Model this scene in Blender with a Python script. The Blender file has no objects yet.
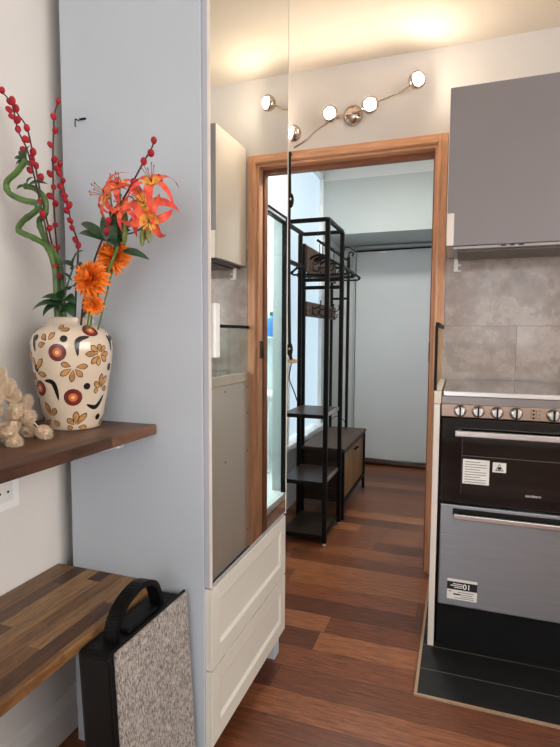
import bpy, bmesh, math, random
from mathutils import Vector, Matrix
R = math.radians
sc = bpy.context.scene
COL = sc.collection

# ---------------------------------------------------------------- camera
yaw, pit, rol = R(19.37), R(4.28), R(.305)
cr = Vector((math.cos(yaw), math.sin(yaw), 0)); cf = Vector((-math.sin(yaw), math.cos(yaw), 0)); cu = Vector((0, 0, 1))
f2 = cf * math.cos(pit) - cu * math.sin(pit); u2 = cu * math.cos(pit) + cf * math.sin(pit)
r3 = cr * math.cos(rol) + u2 * math.sin(rol); u3 = -cr * math.sin(rol) + u2 * math.cos(rol)
cd = bpy.data.cameras.new('camera'); cam = bpy.data.objects.new('camera', cd); COL.objects.link(cam)
m3 = Matrix((r3, u3, -f2)).transposed()
cam.matrix_world = Matrix.Translation((0, 0, 1.12)) @ m3.to_4x4()
cd.sensor_fit = 'HORIZONTAL'; cd.sensor_width = 36; cd.lens = 510 / 560 * 36; cd.clip_start = .02
sc.camera = cam
# ---------------------------------------------------------------- world, light levels, exposure
w = bpy.data.worlds.new('world'); sc.world = w; w.use_nodes = True
w.node_tree.nodes['Background'].inputs[0].default_value = (.75, .87, 1, 1)
w.node_tree.nodes['Background'].inputs[1].default_value = 1.0
KITCHEN_WINDOW = 1.6
DOOR_FILL = 1.35          # glazed door added behind the viewer as extra light for the kitchen
SIDE_FILL = 3.2      # unseen window added on the right to brighten the drawers
HALL_WINDOW = .36         # daylight through the frosted hall window
SHOWER_FILL = 80  # added lamp in place of the shower room's daylight
HALL_FILL = 32  # unseen lamp added to brighten the hall
SPOT_GLOW = 78            # the four balls of the wall lamp
vs = sc.view_settings
vs.view_transform = 'Standard'; vs.look = 'None'; vs.gamma = 1; vs.use_curve_mapping = False; vs.exposure = 1.15

# ---------------------------------------------------------------- mesh builder
class MB:
    def __init__(s): s.v = []; s.f = []; s.m = []; s.s = []
    def add(s, vs, fs, mi=0, sm=False):
        o = len(s.v); s.v += [tuple(v) for v in vs]
        for f in fs: s.f.append([o + i for i in f]); s.m.append(mi); s.s.append(sm)
        return s
    def box(s, x0, x1, y0, y1, z0, z1, bev=0, mi=0, seg=2):
        if bev:
            bm = bmesh.new(); bmesh.ops.create_cube(bm, size=1)
            for v in bm.verts: v.co = Vector(((x0 + x1) / 2 + v.co.x * (x1 - x0), (y0 + y1) / 2 + v.co.y * (y1 - y0), (z0 + z1) / 2 + v.co.z * (z1 - z0)))
            bmesh.ops.bevel(bm, geom=bm.edges[:], offset=bev, segments=seg, affect='EDGES', profile=.5)
            bm.verts.index_update()
            s.add([v.co for v in bm.verts], [[v.index for v in f.verts] for f in bm.faces], mi); bm.free(); return s
        vs = [(x, y, z) for x in (x0, x1) for y in (y0, y1) for z in (z0, z1)]
        return s.add(vs, [(0, 1, 3, 2), (4, 6, 7, 5), (0, 4, 5, 1), (2, 3, 7, 6), (0, 2, 6, 4), (1, 5, 7, 3)], mi)
    def tube(s, pts, r, seg=8, mi=0, cap=True):
        pts = [Vector(p) for p in pts]; n = len(pts); rs = r if isinstance(r, (list, tuple)) else [r] * n
        t0 = (pts[1] - pts[0]).normalized(); ref = Vector((0, 0, 1)) if abs(t0.z) < .9 else Vector((1, 0, 0))
        u = t0.cross(ref).normalized(); vs = []
        for i, p in enumerate(pts):
            t = (pts[min(i + 1, n - 1)] - pts[max(i - 1, 0)]).normalized()
            u = (u - t * u.dot(t)).normalized(); q = t.cross(u)
            for k in range(seg):
                a = 2 * math.pi * k / seg; vs.append(p + (u * math.cos(a) + q * math.sin(a)) * rs[i])
        fs = [(i * seg + k, i * seg + (k + 1) % seg, (i + 1) * seg + (k + 1) % seg, (i + 1) * seg + k) for i in range(n - 1) for k in range(seg)]
        o = len(s.f); s.add(vs, fs, mi, True)
        if cap:
            b = len(s.v) - n * seg
            s.f.append([b + k for k in range(seg)][::-1]); s.m.append(mi); s.s.append(False)
            s.f.append([b + (n - 1) * seg + k for k in range(seg)]); s.m.append(mi); s.s.append(False)
        return s
    def bar(s, a, b, w, mi=0, w2=None):           # square bar between two points along an axis
        a = Vector(a); b = Vector(b); h = w / 2; h2 = (w2 or w) / 2
        lo = [min(a[i], b[i]) for i in range(3)]; hi = [max(a[i], b[i]) for i in range(3)]
        d = max(range(3), key=lambda i: hi[i] - lo[i])
        ws = [h, h, h2] if d != 2 else [h, h2, 0]
        for i in range(3):
            if i != d: lo[i] -= ws[i]; hi[i] += ws[i]
        return s.box(lo[0], hi[0], lo[1], hi[1], lo[2], hi[2], min(.002, h * .3), mi, 1)
    def lathe(s, prof, c=(0, 0, 0), axis=(0, 0, 1), seg=32, mi=0, sy=1, cap=True):
        c = Vector(c); ax = Vector(axis).normalized(); ref = Vector((1, 0, 0)) if abs(ax.x) < .9 else Vector((0, 1, 0))
        u = (ref - ax * ref.dot(ax)).normalized(); q = ax.cross(u); vs = []
        for h, r in prof:
            for k in range(seg):
                a = 2 * math.pi * k / seg; vs.append(c + ax * h + u * (r * math.cos(a)) + q * (r * math.sin(a) * sy))
        n = len(prof)
        s.add(vs, [(i * seg + k, i * seg + (k + 1) % seg, (i + 1) * seg + (k + 1) % seg, (i + 1) * seg + k) for i in range(n - 1) for k in range(seg)], mi, True)
        if cap:
            b = len(s.v) - n * seg
            s.f.append([b + k for k in range(seg)][::-1]); s.m.append(mi); s.s.append(False)
            s.f.append([b + (n - 1) * seg + k for k in range(seg)]); s.m.append(mi); s.s.append(False)
        return s
    def ball(s, c, r, seg=14, rings=8, mi=0, rot=None):
        r = (r, r, r) if not isinstance(r, (tuple, list)) else r; c = Vector(c); M_ = rot or Matrix.Identity(3); vs = []
        for i in range(1, rings):
            p = math.pi * i / rings
            for k in range(seg):
                a = 2 * math.pi * k / seg
                vs.append(c + M_ @ Vector((r[0] * math.sin(p) * math.cos(a), r[1] * math.sin(p) * math.sin(a), r[2] * math.cos(p))))
        top = len(vs); vs.append(c + M_ @ Vector((0, 0, r[2]))); vs.append(c + M_ @ Vector((0, 0, -r[2])))
        fs = [(i * seg + k, (i + 1) * seg + k, (i + 1) * seg + (k + 1) % seg, i * seg + (k + 1) % seg) for i in range(rings - 2) for k in range(seg)]
        fs += [(top, k, (k + 1) % seg) for k in range(seg)]
        b = (rings - 2) * seg; fs += [(top + 1, b + (k + 1) % seg, b + k) for k in range(seg)]
        return s.add(vs, fs, mi, True)
    def prism(s, poly, f, t0, t1, mi=0):           # poly in 2D, f(a,b,t)->3D
        n = len(poly); vs = [f(a, b, t0) for a, b in poly] + [f(a, b, t1) for a, b in poly]
        return s.add(vs, [list(range(n))[::-1], list(range(n, 2 * n))] + [(i, (i + 1) % n, n + (i + 1) % n, n + i) for i in range(n)], mi)
    def petal(s, o, d, n, L, W, curl=.6, nu=7, nv=4, mats=(0,), cup=.25, tip=1.0, thick=.0):
        o = Vector(o); d = Vector(d).normalized(); n = Vector(n); n = (n - d * n.dot(d)).normalized(); q = d.cross(n); vs = []
        for i in range(nu + 1):
            t = i / nu; a = curl * t * t * 1.2
            p = o + d * (L * t * (math.cos(a) if t else 1)) - n * (L * t * math.sin(a))
            wd = W * (math.sin(math.pi * min(1, t * .93 + .07)) ** .8) * (1 - .25 * t * tip)
            for j in range(nv + 1):
                v = j / nv * 2 - 1; vs.append(p + q * (wd * v * .5) + n * (cup * wd * v * v * .5))
        fs = [[]]; fs = []
        for i in range(nu):
            for j in range(nv): fs.append(((i * (nv + 1) + j), (i + 1) * (nv + 1) + j, (i + 1) * (nv + 1) + j + 1, i * (nv + 1) + j + 1))
        b = len(s.v); s.v += [tuple(v) for v in vs]
        for k, f in enumerate(fs):
            s.f.append([b + i for i in f]); s.s.append(True)
            t = (k // nv) / nu; s.m.append(mats[min(len(mats) - 1, int(t * len(mats)))])
        return s
    def build(s, name, mats, parent=None, local=False, origin=None, mesh=None):
        if not isinstance(mats, (list, tuple)): mats = [mats]
        off = Vector((0, 0, 0))
        if parent is not None and not local: off = wloc(parent)
        if parent is None and origin is None:
            xs = [v[0] for v in s.v]; ys = [v[1] for v in s.v]; zs = [v[2] for v in s.v]
            origin = ((min(xs) + max(xs)) / 2, (min(ys) + max(ys)) / 2, min(zs))
        if parent is None: off = Vector(origin)
        me = bpy.data.meshes.new(name); me.from_pydata([tuple(Vector(v) - off) for v in s.v], [], s.f)
        for mm in mats: me.materials.append(mm)
        me.polygons.foreach_set('material_index', s.m); me.polygons.foreach_set('use_smooth', s.s); me.update()
        ob = bpy.data.objects.new(name, me); COL.objects.link(ob)
        if parent is not None: ob.parent = parent
        else: ob.location = off
        return ob
WL = {}
def wloc(o):
    p = Vector((0, 0, 0))
    while o is not None: p = p + Vector(o.location); o = o.parent
    return p
def tag(o, label, cat, group=None, kind=None):
    o['label'] = label; o['category'] = cat
    if group: o['group'] = group
    if kind: o['kind'] = kind
    return o
def thing(name, label, cat, loc, group=None, rot=None):
    o = bpy.data.objects.new(name, None); COL.objects.link(o); o.location = loc; o.empty_display_size = .05
    if rot: o.rotation_euler = rot
    return tag(o, label, cat, group)
def struct(name, mb, m, label, cat):
    o = mb.build(name, m, origin=(0, 0, 0)); return tag(o, label, cat, kind='structure')
def copy_tree(o, loc, label, parent=None):
    c = o.copy(); COL.objects.link(c)
    if parent is None: c.location = loc; c['label'] = label
    else: c.parent = parent
    for ch in [x for x in bpy.data.objects if x.parent == o]: copy_tree(ch, None, None, c)
    return c
def spline(pts, n=6):
    P = [Vector(p) for p in pts]; out = []
    for i in range(len(P) - 1):
        a, b, c, d = P[max(i - 1, 0)], P[i], P[i + 1], P[min(i + 2, len(P) - 1)]
        for k in range(n):
            t = k / n; out.append(.5 * ((2 * b) + (c - a) * t + (2 * a - 5 * b + 4 * c - d) * t * t + (3 * b - a - 3 * c + d) * t ** 3))
    return out + [P[-1]]

# ---------------------------------------------------------------- materials
def lin(c): return tuple((x / 255 / 12.92 if x / 255 <= .04045 else ((x / 255 + .055) / 1.055) ** 2.4) for x in c)
class NB:
    def __init__(s, name):
        s.mat = bpy.data.materials.new(name); s.mat.use_nodes = True; s.nt = s.mat.node_tree
        s.b = s.nt.nodes['Principled BSDF']; s.out = s.nt.nodes['Material Output']
    def n(s, t, **k):
        x = s.nt.nodes.new(t)
        for a, v in k.items(): setattr(x, a, v)
        return x
    def l(s, a, b): s.nt.links.new(a, b)
    def inp(s, sock, v):
        if isinstance(v, (int, float)): sock.default_value = v
        elif isinstance(v, (tuple, list)): sock.default_value = tuple(v) + ((1,) if len(v) == 3 and sock.type == 'RGBA' else ())
        else: s.l(v, sock)
    def math(s, op, a, b=0, c=0):
        x = s.n('ShaderNodeMath', operation=op); s.inp(x.inputs[0], a); s.inp(x.inputs[1], b); s.inp(x.inputs[2], c); return x.outputs[0]
    def comb(s, a, b, c):
        x = s.n('ShaderNodeCombineXYZ'); s.inp(x.inputs[0], a); s.inp(x.inputs[1], b); s.inp(x.inputs[2], c); return x.outputs[0]
    def xyz(s):
        c = s.n('ShaderNodeTexCoord'); x = s.n('ShaderNodeSeparateXYZ'); s.l(c.outputs['Object'], x.inputs[0]); return x.outputs, c.outputs['Object']
    def noise(s, vec, scale, detail=4, rough=.5):
        x = s.n('ShaderNodeTexNoise'); s.l(vec, x.inputs['Vector']); x.inputs['Scale'].default_value = scale; x.inputs['Detail'].default_value = detail; x.inputs['Roughness'].default_value = rough; return x.outputs['Fac']
    def ramp(s, fac, stops):
        x = s.n('ShaderNodeValToRGB'); e = x.color_ramp.elements
        while len(e) < len(stops): e.new(.5)
        for i, (p, c) in enumerate(stops): e[i].position = p; e[i].color = lin(c) + (1,)
        s.inp(x.inputs[0], fac); return x.outputs[0]
    def mix(s, fac, a, b, mode='MIX'):
        x = s.n('ShaderNodeMix', data_type='RGBA', blend_type=mode); s.inp(x.inputs[0], fac); s.inp(x.inputs[6], a); s.inp(x.inputs[7], b); return x.outputs[2]
    def bump(s, h, strength=.2, dist=.002):
        x = s.n('ShaderNodeBump'); x.inputs['Strength'].default_value = strength; x.inputs['Distance'].default_value = dist; s.inp(x.inputs['Height'], h); s.l(x.outputs[0], s.b.inputs['Normal'])
    def set(s, **k):
        for a, v in k.items(): s.inp(s.b.inputs[a.replace('_', ' ')], v)
        return s.mat
def simple(name, rgb, rough=.5, metal=0, spec=.5, var=.04, scale=8, coat=0, bump=0, bscale=200):
    b = NB(name); _, v = b.xyz(); n = b.noise(v, scale, 3)
    c0 = tuple(max(0, x * (1 - var)) for x in rgb); c1 = tuple(min(255, x * (1 + var)) for x in rgb)
    col = b.ramp(n, [(.3, c0), (.7, c1)])
    b.set(Base_Color=col, Roughness=rough, Metallic=metal); b.b.inputs['Specular IOR Level'].default_value = spec
    if coat: b.b.inputs['Coat Weight'].default_value = coat; b.b.inputs['Coat Roughness'].default_value = .05
    if bump: b.bump(b.noise(v, bscale, 3), bump)
    return b.mat
def emit(name, rgb, strength, sheen=None):
    b = NB(name); b.set(Base_Color=(sheen or .8,) * 3, Emission_Color=rgb, Emission_Strength=strength, Roughness=.3); return b.mat
def planks(name, ax, w, l, stops, rough, gap=.0012, grain=14, seed=0., gapdark=.35, gstr=.5, coat=0, vert=False, spec=.5):
    b = NB(name); o, v = b.xyz()
    a = o[ax]; c = o[2] if vert else o[1 - ax]
    rw = b.math('DIVIDE', c, w); row = b.math('FLOOR', b.math('ADD', rw, seed))
    wn = b.n('ShaderNodeTexWhiteNoise', noise_dimensions='1D'); b.l(row, wn.inputs['W'])
    al = b.math('ADD', b.math('DIVIDE', a, l), b.math('MULTIPLY', wn.outputs['Value'], 5.7)); colm = b.math('FLOOR', al)
    wn2 = b.n('ShaderNodeTexWhiteNoise', noise_dimensions='2D'); b.l(b.comb(row, colm, 0), wn2.inputs['Vector'])
    base = b.ramp(wn2.outputs['Value'], stops)
    gv = b.comb(b.math('MULTIPLY', a, 1.0), b.math('ADD', b.math('MULTIPLY', c, 11.), b.math('MULTIPLY', wn2.outputs['Value'], 31.)), b.math('MULTIPLY', o[2], 5.))
    g = b.noise(gv, grain, 6, .62); g2 = b.noise(gv, grain * 6, 3, .6)
    gg = b.ramp(b.math('ADD', b.math('MULTIPLY', g, .7), b.math('MULTIPLY', g2, .3)), [(.3, (255 * (1 - gstr),) * 3), (.68, (255, 255, 255))])
    col = b.mix(1.0, base, gg, 'MULTIPLY')
    fr = b.math('FRACT', b.math('ADD', rw, seed)); e1 = b.math('LESS_THAN', b.math('MULTIPLY', b.math('MINIMUM', fr, b.math('SUBTRACT', 1, fr)), w), gap)
    fa = b.math('FRACT', al); e2 = b.math('LESS_THAN', b.math('MULTIPLY', b.math('MINIMUM', fa, b.math('SUBTRACT', 1, fa)), l), gap)
    e = b.math('MAXIMUM', e1, e2)
    col = b.mix(b.math('MULTIPLY', e, gapdark), col, (.012, .007, .004))
    b.set(Base_Color=col, Roughness=b.math('ADD', b.math('MULTIPLY', g, .15), rough - .07)); b.b.inputs['Specular IOR Level'].default_value = spec
    b.bump(b.math('SUBTRACT', b.math('MULTIPLY', g2, .3), e), .25, .001)
    if coat: b.b.inputs['Coat Weight'].default_value = coat; b.b.inputs['Coat Roughness'].default_value = .15
    return b.mat

M = {}
M['wall'] = simple('white_plaster', (214, 209, 205), .85, var=.015, scale=3, bump=.03, bscale=90)
M['ceil'] = simple('ceiling_paint', (222, 212, 198), .9, var=.012, scale=2)
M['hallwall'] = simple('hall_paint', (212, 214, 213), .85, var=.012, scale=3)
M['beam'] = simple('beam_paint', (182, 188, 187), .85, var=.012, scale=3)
M['doorpanel'] = simple('grey_door_laminate', (212, 215, 216), .55, var=.012, scale=2)
M['floor'] = planks('merbau_planks', 0, .115, .98, [(0, (104, 58, 38)), (.3, (128, 74, 47)), (.65, (148, 88, 56)), (1, (176, 112, 72))], .33, .0014, 10, .33, gapdark=.6, gstr=.55, spec=.4)
M['frame'] = None
def wood(name, rgb, axis=2, rough=.45, k=.16, sc_=6):
    b = NB(name); o, v = b.xyz(); s = [o[0], o[1], o[2]]
    vec = b.comb(*[b.math('MULTIPLY', s[i], 1.2 if i == axis else 14.) for i in range(3)])
    n = b.noise(vec, sc_, 5, .6)
    col = b.ramp(n, [(.25, tuple(x * (1 - k) for x in rgb)), (.75, tuple(min(255, x * (1 + k)) for x in rgb))])
    b.b.inputs['Specular IOR Level'].default_value = .35
    return b.set(Base_Color=col, Roughness=rough)
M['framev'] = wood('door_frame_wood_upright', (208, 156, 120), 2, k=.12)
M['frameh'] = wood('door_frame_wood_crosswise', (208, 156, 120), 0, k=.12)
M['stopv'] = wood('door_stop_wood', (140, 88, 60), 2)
M['cabwhite'] = simple('white_laminate', (226, 217, 207), .4, var=.01, scale=3)
M['cabside'] = simple('pale_grey_laminate', (184, 192, 201), .42, var=.01, scale=3)
M['warddoor'] = simple('grey_door_edge', (176, 178, 188), .4, var=.01)
M['drawer'] = simple('cream_white_lacquer', (214, 210, 200), .38, var=.01, scale=4)
b = NB('mirror_glass'); M['mirror'] = b.set(Base_Color=(.86, .88, .86), Metallic=1., Roughness=.004)
M['shelf'] = planks('acacia_staves', 1, .045, .34, [(0, (78, 47, 33)), (.35, (98, 62, 42)), (.7, (116, 76, 52)), (1, (136, 92, 64))], .42, .0004, 12, .2, .3, gstr=.55)
M['bench'] = planks('acacia_bench_staves', 1, .038, .37, [(0, (84, 52, 34)), (.3, (118, 78, 48)), (.6, (152, 108, 66)), (1, (186, 140, 90))], .42, .0004, 11, .47, .3, gstr=.6)
M['bracket'] = simple('white_metal', (225, 228, 230), .4)
M['black'] = simple('black_plastic', (9, 9, 10), .5, spec=.25, var=.1)
M['blackmetal'] = simple('black_powder_coat', (9, 9, 11), .5, spec=.22, var=.1)
M['rust'] = wood('rustic_brown_board', (66, 50, 42), 1, .6, .4, 5)
M['rustx'] = wood('rustic_brown_shelf', (48, 37, 31), 0, .36, .45, 5)
M['rustv'] = wood('rustic_brown_door', (120, 84, 52), 2, .45, .45, 5)
M['chrome'] = simple('polished_chrome', (196, 180, 168), .09, 1, var=.02)
M['steel'] = None
b = NB('brushed_stainless'); o, v = b.xyz()
vec = b.comb(b.math('MULTIPLY', o[0], 1.5), o[1], b.math('MULTIPLY', o[2], 260.)); n = b.noise(vec, 3, 3)
M['steel'] = b.set(Base_Color=b.ramp(n, [(.3, (150, 154, 160)), (.7, (164, 168, 174))]), Metallic=1., Roughness=b.math('ADD', b.math('MULTIPLY', n, .05), .36), Anisotropic=.75, Anisotropic_Rotation=.25)
M['steelp'] = simple('polished_stainless', (222, 220, 218), .3, 1, var=.02)
M['hobsteel'] = simple('grey_hob_steel', (140, 134, 132), .35, 1, var=.02)
M['hoblid'] = simple('mirror_polished_hob_lid', (186, 178, 174), .04, 1, var=.01)
M['panelsteel'] = simple('warm_stainless', (172, 150, 136), .36, 1, var=.03)
M['ovenglass'] = simple('black_oven_glass', (8, 8, 9), .06, spec=.6, var=.1)
M['ovenwin'] = simple('dark_oven_window', (19, 19, 20), .05, spec=.7, var=.1)
M['plinth'] = simple('black_plinth', (11, 12, 13), .55, spec=.25)
M['greycab'] = simple('taupe_grey_lacquer', (130, 124, 126), .38, var=.012, scale=3)
M['paper'] = simple('white_sticker_paper', (222, 220, 216), .6)
M['print'] = simple('grey_print', (120, 116, 116), .7)
M['inkblack'] = simple('black_print', (18, 18, 18), .6)
M['whiteprint'] = simple('white_print', (230, 230, 230), .6)
M['cordwhite'] = simple('white_plastic', (232, 232, 232), .35)
b = NB('clear_glass'); t = b.n('ShaderNodeBsdfTransparent'); t.inputs[0].default_value = (.90, .94, .92, 1); g = b.n('ShaderNodeBsdfGlossy'); g.inputs['Roughness'].default_value = .02
mx = b.n('ShaderNodeMixShader'); mx.inputs[0].default_value = .07; b.l(t.outputs[0], mx.inputs[1]); b.l(g.outputs[0], mx.inputs[2]); b.l(mx.outputs[0], b.out.inputs[0]); M['glass'] = b.mat
# marble look wall tiles 0.61 x 0.30 m
b = NB('taupe_marble_tiles'); o, v = b.xyz()
rz = b.math('DIVIDE', b.math('SUBTRACT', o[2], 1.166), .30); row = b.math('FLOOR', rz)
rx = b.math('ADD', b.math('DIVIDE', b.math('SUBTRACT', o[0], .232), .60), b.math('MULTIPLY', b.math('FLOORED_MODULO', b.math('ADD', row, 1), 2), .5))
cl = b.math('FLOOR', rx); wn = b.n('ShaderNodeTexWhiteNoise', noise_dimensions='2D'); b.l(b.comb(row, cl, 0), wn.inputs['Vector'])
vv = b.n('ShaderNodeVectorMath', operation='ADD'); b.l(v, vv.inputs[0]); b.l(wn.outputs['Color'], vv.inputs[1])
n1 = b.noise(vv.outputs[0], 5, 6, .65); n2 = b.noise(vv.outputs[0], 16, 5, .6)
vein = b.math('SUBTRACT', 1, b.math('MINIMUM', 1, b.math('MULTIPLY', b.math('ABSOLUTE', b.math('SUBTRACT', n1, .5)), 28)))
colr = b.ramp(b.math('ADD', b.math('MULTIPLY', n1, .7), b.math('MULTIPLY', n2, .3)), [(.34, (150, 137, 131)), (.5, (172, 160, 154)), (.64, (192, 181, 176))])
colr = b.mix(b.math('MULTIPLY', vein, .22), colr, lin((214, 204, 198)))
fx = b.math('FRACT', rx); fz2 = b.math('FRACT', rz)
ed = b.math('MAXIMUM', b.math('LESS_THAN', b.math('MULTIPLY', b.math('MINIMUM', fx, b.math('SUBTRACT', 1, fx)), .6), .0011), b.math('LESS_THAN', b.math('MULTIPLY', b.math('MINIMUM', fz2, b.math('SUBTRACT', 1, fz2)), .3), .0011))
colr = b.mix(ed, colr, lin((132, 122, 116)))
b.bump(b.math('SUBTRACT', 1, ed), .15, .0005)
M['tile'] = b.set(Base_Color=colr, Roughness=.09)
b.b.inputs['Specular IOR Level'].default_value = .28
# black floor tiles with pale joints
b = NB('anthracite_floor_tiles'); o, v = b.xyz()
fy = b.math('FRACT', b.math('DIVIDE', b.math('SUBTRACT', o[1], 1.571), .1385)); ey = b.math('LESS_THAN', b.math('MULTIPLY', b.math('MINIMUM', fy, b.math('SUBTRACT', 1, fy)), .1385), .0011)
n = b.noise(v, 30, 5, .7)
M['ftile'] = b.set(Base_Color=b.mix(ey, b.ramp(n, [(.3, (17, 18, 18)), (.7, (29, 29, 29))]), lin((120, 116, 108))), Roughness=.5)
b.b.inputs['Specular IOR Level'].default_value = .3
# speckled felt
b = NB('speckled_grey_felt'); o, v = b.xyz()
n = b.noise(b.comb(b.math('MULTIPLY', o[0], 1), o[1], b.math('MULTIPLY', o[2], .45)), 230, 4, .75); n2 = b.noise(v, 60, 3)
col = b.ramp(b.math('ADD', b.math('MULTIPLY', n, .8), b.math('MULTIPLY', n2, .2)), [(.37, (70, 65, 63)), (.47, (136, 128, 123)), (.6, (186, 178, 172))])
b.bump(n, .5, .002); M['felt'] = b.set(Base_Color=col, Roughness=.95)
M['hallwin'] = emit('frosted_daylight_pane', (.66, .86, 1.0), HALL_WINDOW, .12)
M['kitwin'] = emit('daylight_window_pane', (.90, .95, 1.0), KITCHEN_WINDOW)
M['doorfill'] = emit('added_door_light_pane', (.88, .94, 1.0), DOOR_FILL)
M['sidefill'] = emit('added_side_light_pane', (1.0, .97, .93), SIDE_FILL)
M['bulb'] = emit('warm_lit_lens', (1.0, .85, .66), SPOT_GLOW)
M['hallfill'] = emit('neutral_fill_disc', (1.0, .98, .93), HALL_FILL)
M['showerfill'] = emit('cool_fill_disc', (.90, .97, 1.0), SHOWER_FILL)
M['white'] = simple('white_paint', (228, 230, 230), .45)
M['shower'] = simple('shower_white', (226, 234, 236), .35, var=.01)

# ================================================================ SETTING
T = .1
struct('floor', MB().box(-1.2, 1.8, -2.2, 4.6, -.08, 0), M['floor'], 'red-brown hardwood plank floor running through kitchen and hall', 'floor')
struct('ceiling', MB().box(-1.2, 1.8, -2.2, 4.6, 2.39, 2.47), M['ceil'], 'plain white ceiling over the kitchen and hall', 'ceiling')
struct('wall_left', MB().box(-1.115, -1.015, -2.1, 2.45, 0, 2.39), M['wall'], 'white plaster wall behind the wooden shelves', 'wall')
wb = MB()
wb.box(-1.115, -.915, 2.45, 2.55, 0, 2.39).box(-.117, 1.7, 2.45, 2.55, 0, 2.39).box(-.915, -.117, 2.45, 2.55, 1.973, 2.39)
struct('wall_back', wb, M['wall'], 'white wall with the wood-framed doorway and wall lamp', 'wall')
rw = MB().box(1.7, 1.8, -2.1, -1.3, 0, 2.39).box(1.7, 1.8, 1.1, 2.55, 0, 2.39).box(1.7, 1.8, -1.3, 1.1, 0, .9).box(1.7, 1.8, -1.3, 1.1, 2.15, 2.39)
struct('wall_right', rw, M['wall'], 'plain white right kitchen wall out of frame', 'wall')
w4 = thing('fill_window', 'added unseen side window lighting the drawers from the right', 'window', (1.75, -.1, .9)); w4['kind'] = 'structure'  # out of view, put in as a light source from the right
MB().box(1.755, 1.765, -1.26, 1.06, .94, 2.11).build('window_pane', M['sidefill'], w4)
MB().box(1.73, 1.78, -1.3, -1.25, .9, 2.15, .004).box(1.73, 1.78, 1.05, 1.1, .9, 2.15, .004).box(1.73, 1.78, -1.25, 1.05, .9, .95, .004).box(1.73, 1.78, -1.25, 1.05, 2.1, 2.15, .004).box(1.73, 1.78, -.12, -.08, .95, 2.1, .004).build('window_frame', M['white'], w4)
wf = MB(); WX0, WX1, WZ0, WZ1 = .0, 1.02, .98, 2.1; GX0, GX1, GZ1 = -.95, -.10, 2.12
wf.box(-1.115, GX0, -2.1, -2, 0, 2.39).box(GX0, GX1, -2.1, -2, GZ1, 2.39).box(GX1, WX0, -2.1, -2, 0, 2.39).box(WX1, 1.7, -2.1, -2, 0, 2.39).box(WX0, WX1, -2.1, -2, 0, WZ0).box(WX0, WX1, -2.1, -2, WZ1, 2.39)
struct('wall_front', wf, M['wall'], 'white kitchen wall with window behind the viewer', 'wall')
w1 = thing('window_1', 'white-framed kitchen window behind the viewer', 'window', ((WX0 + WX1) / 2, -2.05, WZ0)); w1['kind'] = 'structure'
MB().box(WX0 + .04, WX1 - .04, -2.06, -2.05, WZ0 + .04, WZ1 - .04).build('window_pane', M['kitwin'], w1)
fb = MB()
for a in ((WX0, WX0 + .05, WZ0, WZ1), (WX1 - .05, WX1, WZ0, WZ1), (.49, .53, WZ0 + .05, WZ1 - .05), (WX0 + .05, WX1 - .05, WZ0, WZ0 + .05), (WX0 + .05, WX1 - .05, WZ1 - .05, WZ1)): fb.box(a[0], a[1], -2.08, -2.02, a[2], a[3], .004)
fb.build('window_frame', M['white'], w1)
d4 = thing('fill_door', 'added glazed door behind the viewer, put in to light the kitchen', 'door', ((GX0 + GX1) / 2, -2.05, 0)); d4['kind'] = 'structure'  # unseen, put in to widen the light from behind
MB().box(GX0 + .08, GX1 - .08, -2.06, -2.05, .12, GZ1 - .09).build('glass_pane', M['doorfill'], d4)
MB().box(GX0, GX0 + .09, -2.08, -2.02, 0, GZ1, .004).box(GX1 - .09, GX1, -2.08, -2.02, 0, GZ1, .004).box(GX0 + .09, GX1 - .09, -2.08, -2.02, 0, .13, .004).box(GX0 + .09, GX1 - .09, -2.08, -2.02, GZ1 - .1, GZ1, .004).build('door_frame', M['white'], d4)
# hall
HX = -1.02
hb = MB(); WY0, WY1, HZ0, HZ1 = 3.02, 3.90, .42, 2.34
hb.box(-1.12, HX, 2.55, WY0, 0, 2.39).box(-1.12, HX, WY1, 4.5, 0, 2.39).box(-1.12, HX, WY0, WY1, 0, HZ0).box(-1.12, HX, WY0, WY1, HZ1, 2.39)
struct('wall_hall_left', hb, M['hallwall'], 'pale hall wall behind the black coat stand with the bright window', 'wall')
w2 = thing('window_2', 'bright frosted window behind the coat stand in the hall', 'window', (HX - .04, (WY0 + WY1) / 2, HZ0)); w2['kind'] = 'structure'
MB().box(HX - .05, HX - .03, WY0 + .03, WY1 - .0, HZ0 + .03, HZ1 - .03).build('window_pane', M['hallwin'], w2)
fb = MB().box(HX - .06, HX + .012, WY0, WY0 + .035, HZ0, HZ1, .003).box(HX - .06, HX + .0, WY1 - .02, WY1, HZ0, HZ1, .003).box(HX - .06, HX, WY0, WY1, HZ1 - .03, HZ1, .003)
fb.build('window_frame', M['white'], w2)
MB().box(HX - .06, HX + .03, WY0 - .02, WY1 + .02, HZ0 - .03, HZ0 + .005, .003).build('window_sill', M['white'], w2)
struct('wall_hall_back', MB().box(-1.12, .1, 4.46, 4.56, 0, 2.39), M['hallwall'], 'pale grey end wall of the hall', 'wall')
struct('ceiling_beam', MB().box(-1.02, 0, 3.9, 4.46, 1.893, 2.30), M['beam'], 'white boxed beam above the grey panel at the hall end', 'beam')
struct('wall_hall_soffit', MB().box(-1.02, 0, 3.9, 4.46, 2.30, 2.39), M['hallwall'], 'strip of wall between hall beam and ceiling', 'wall')
hr = MB(); OY0, OY1, OZ1 = 2.90, 3.25, 1.895
hr.box(0, .09, 2.55, OY0, 0, 2.39).box(0, .09, OY1, 4.46, 0, 2.39).box(0, .09, OY0, OY1, OZ1, 2.39)
struct('wall_hall_right', hr, M['hallwall'], 'white hall wall with the shower opening, seen in the mirror', 'wall')
sh = MB().box(.09, .95, 4.05, 4.15, 0, 2.39).box(.09, .95, 2.65, 2.75, 0, 2.39).box(.95, 1.05, 2.65, 4.15, 0, 2.39)
struct('wall_shower', sh, M['shower'], 'white shower room walls seen in the mirror', 'wall')
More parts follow.
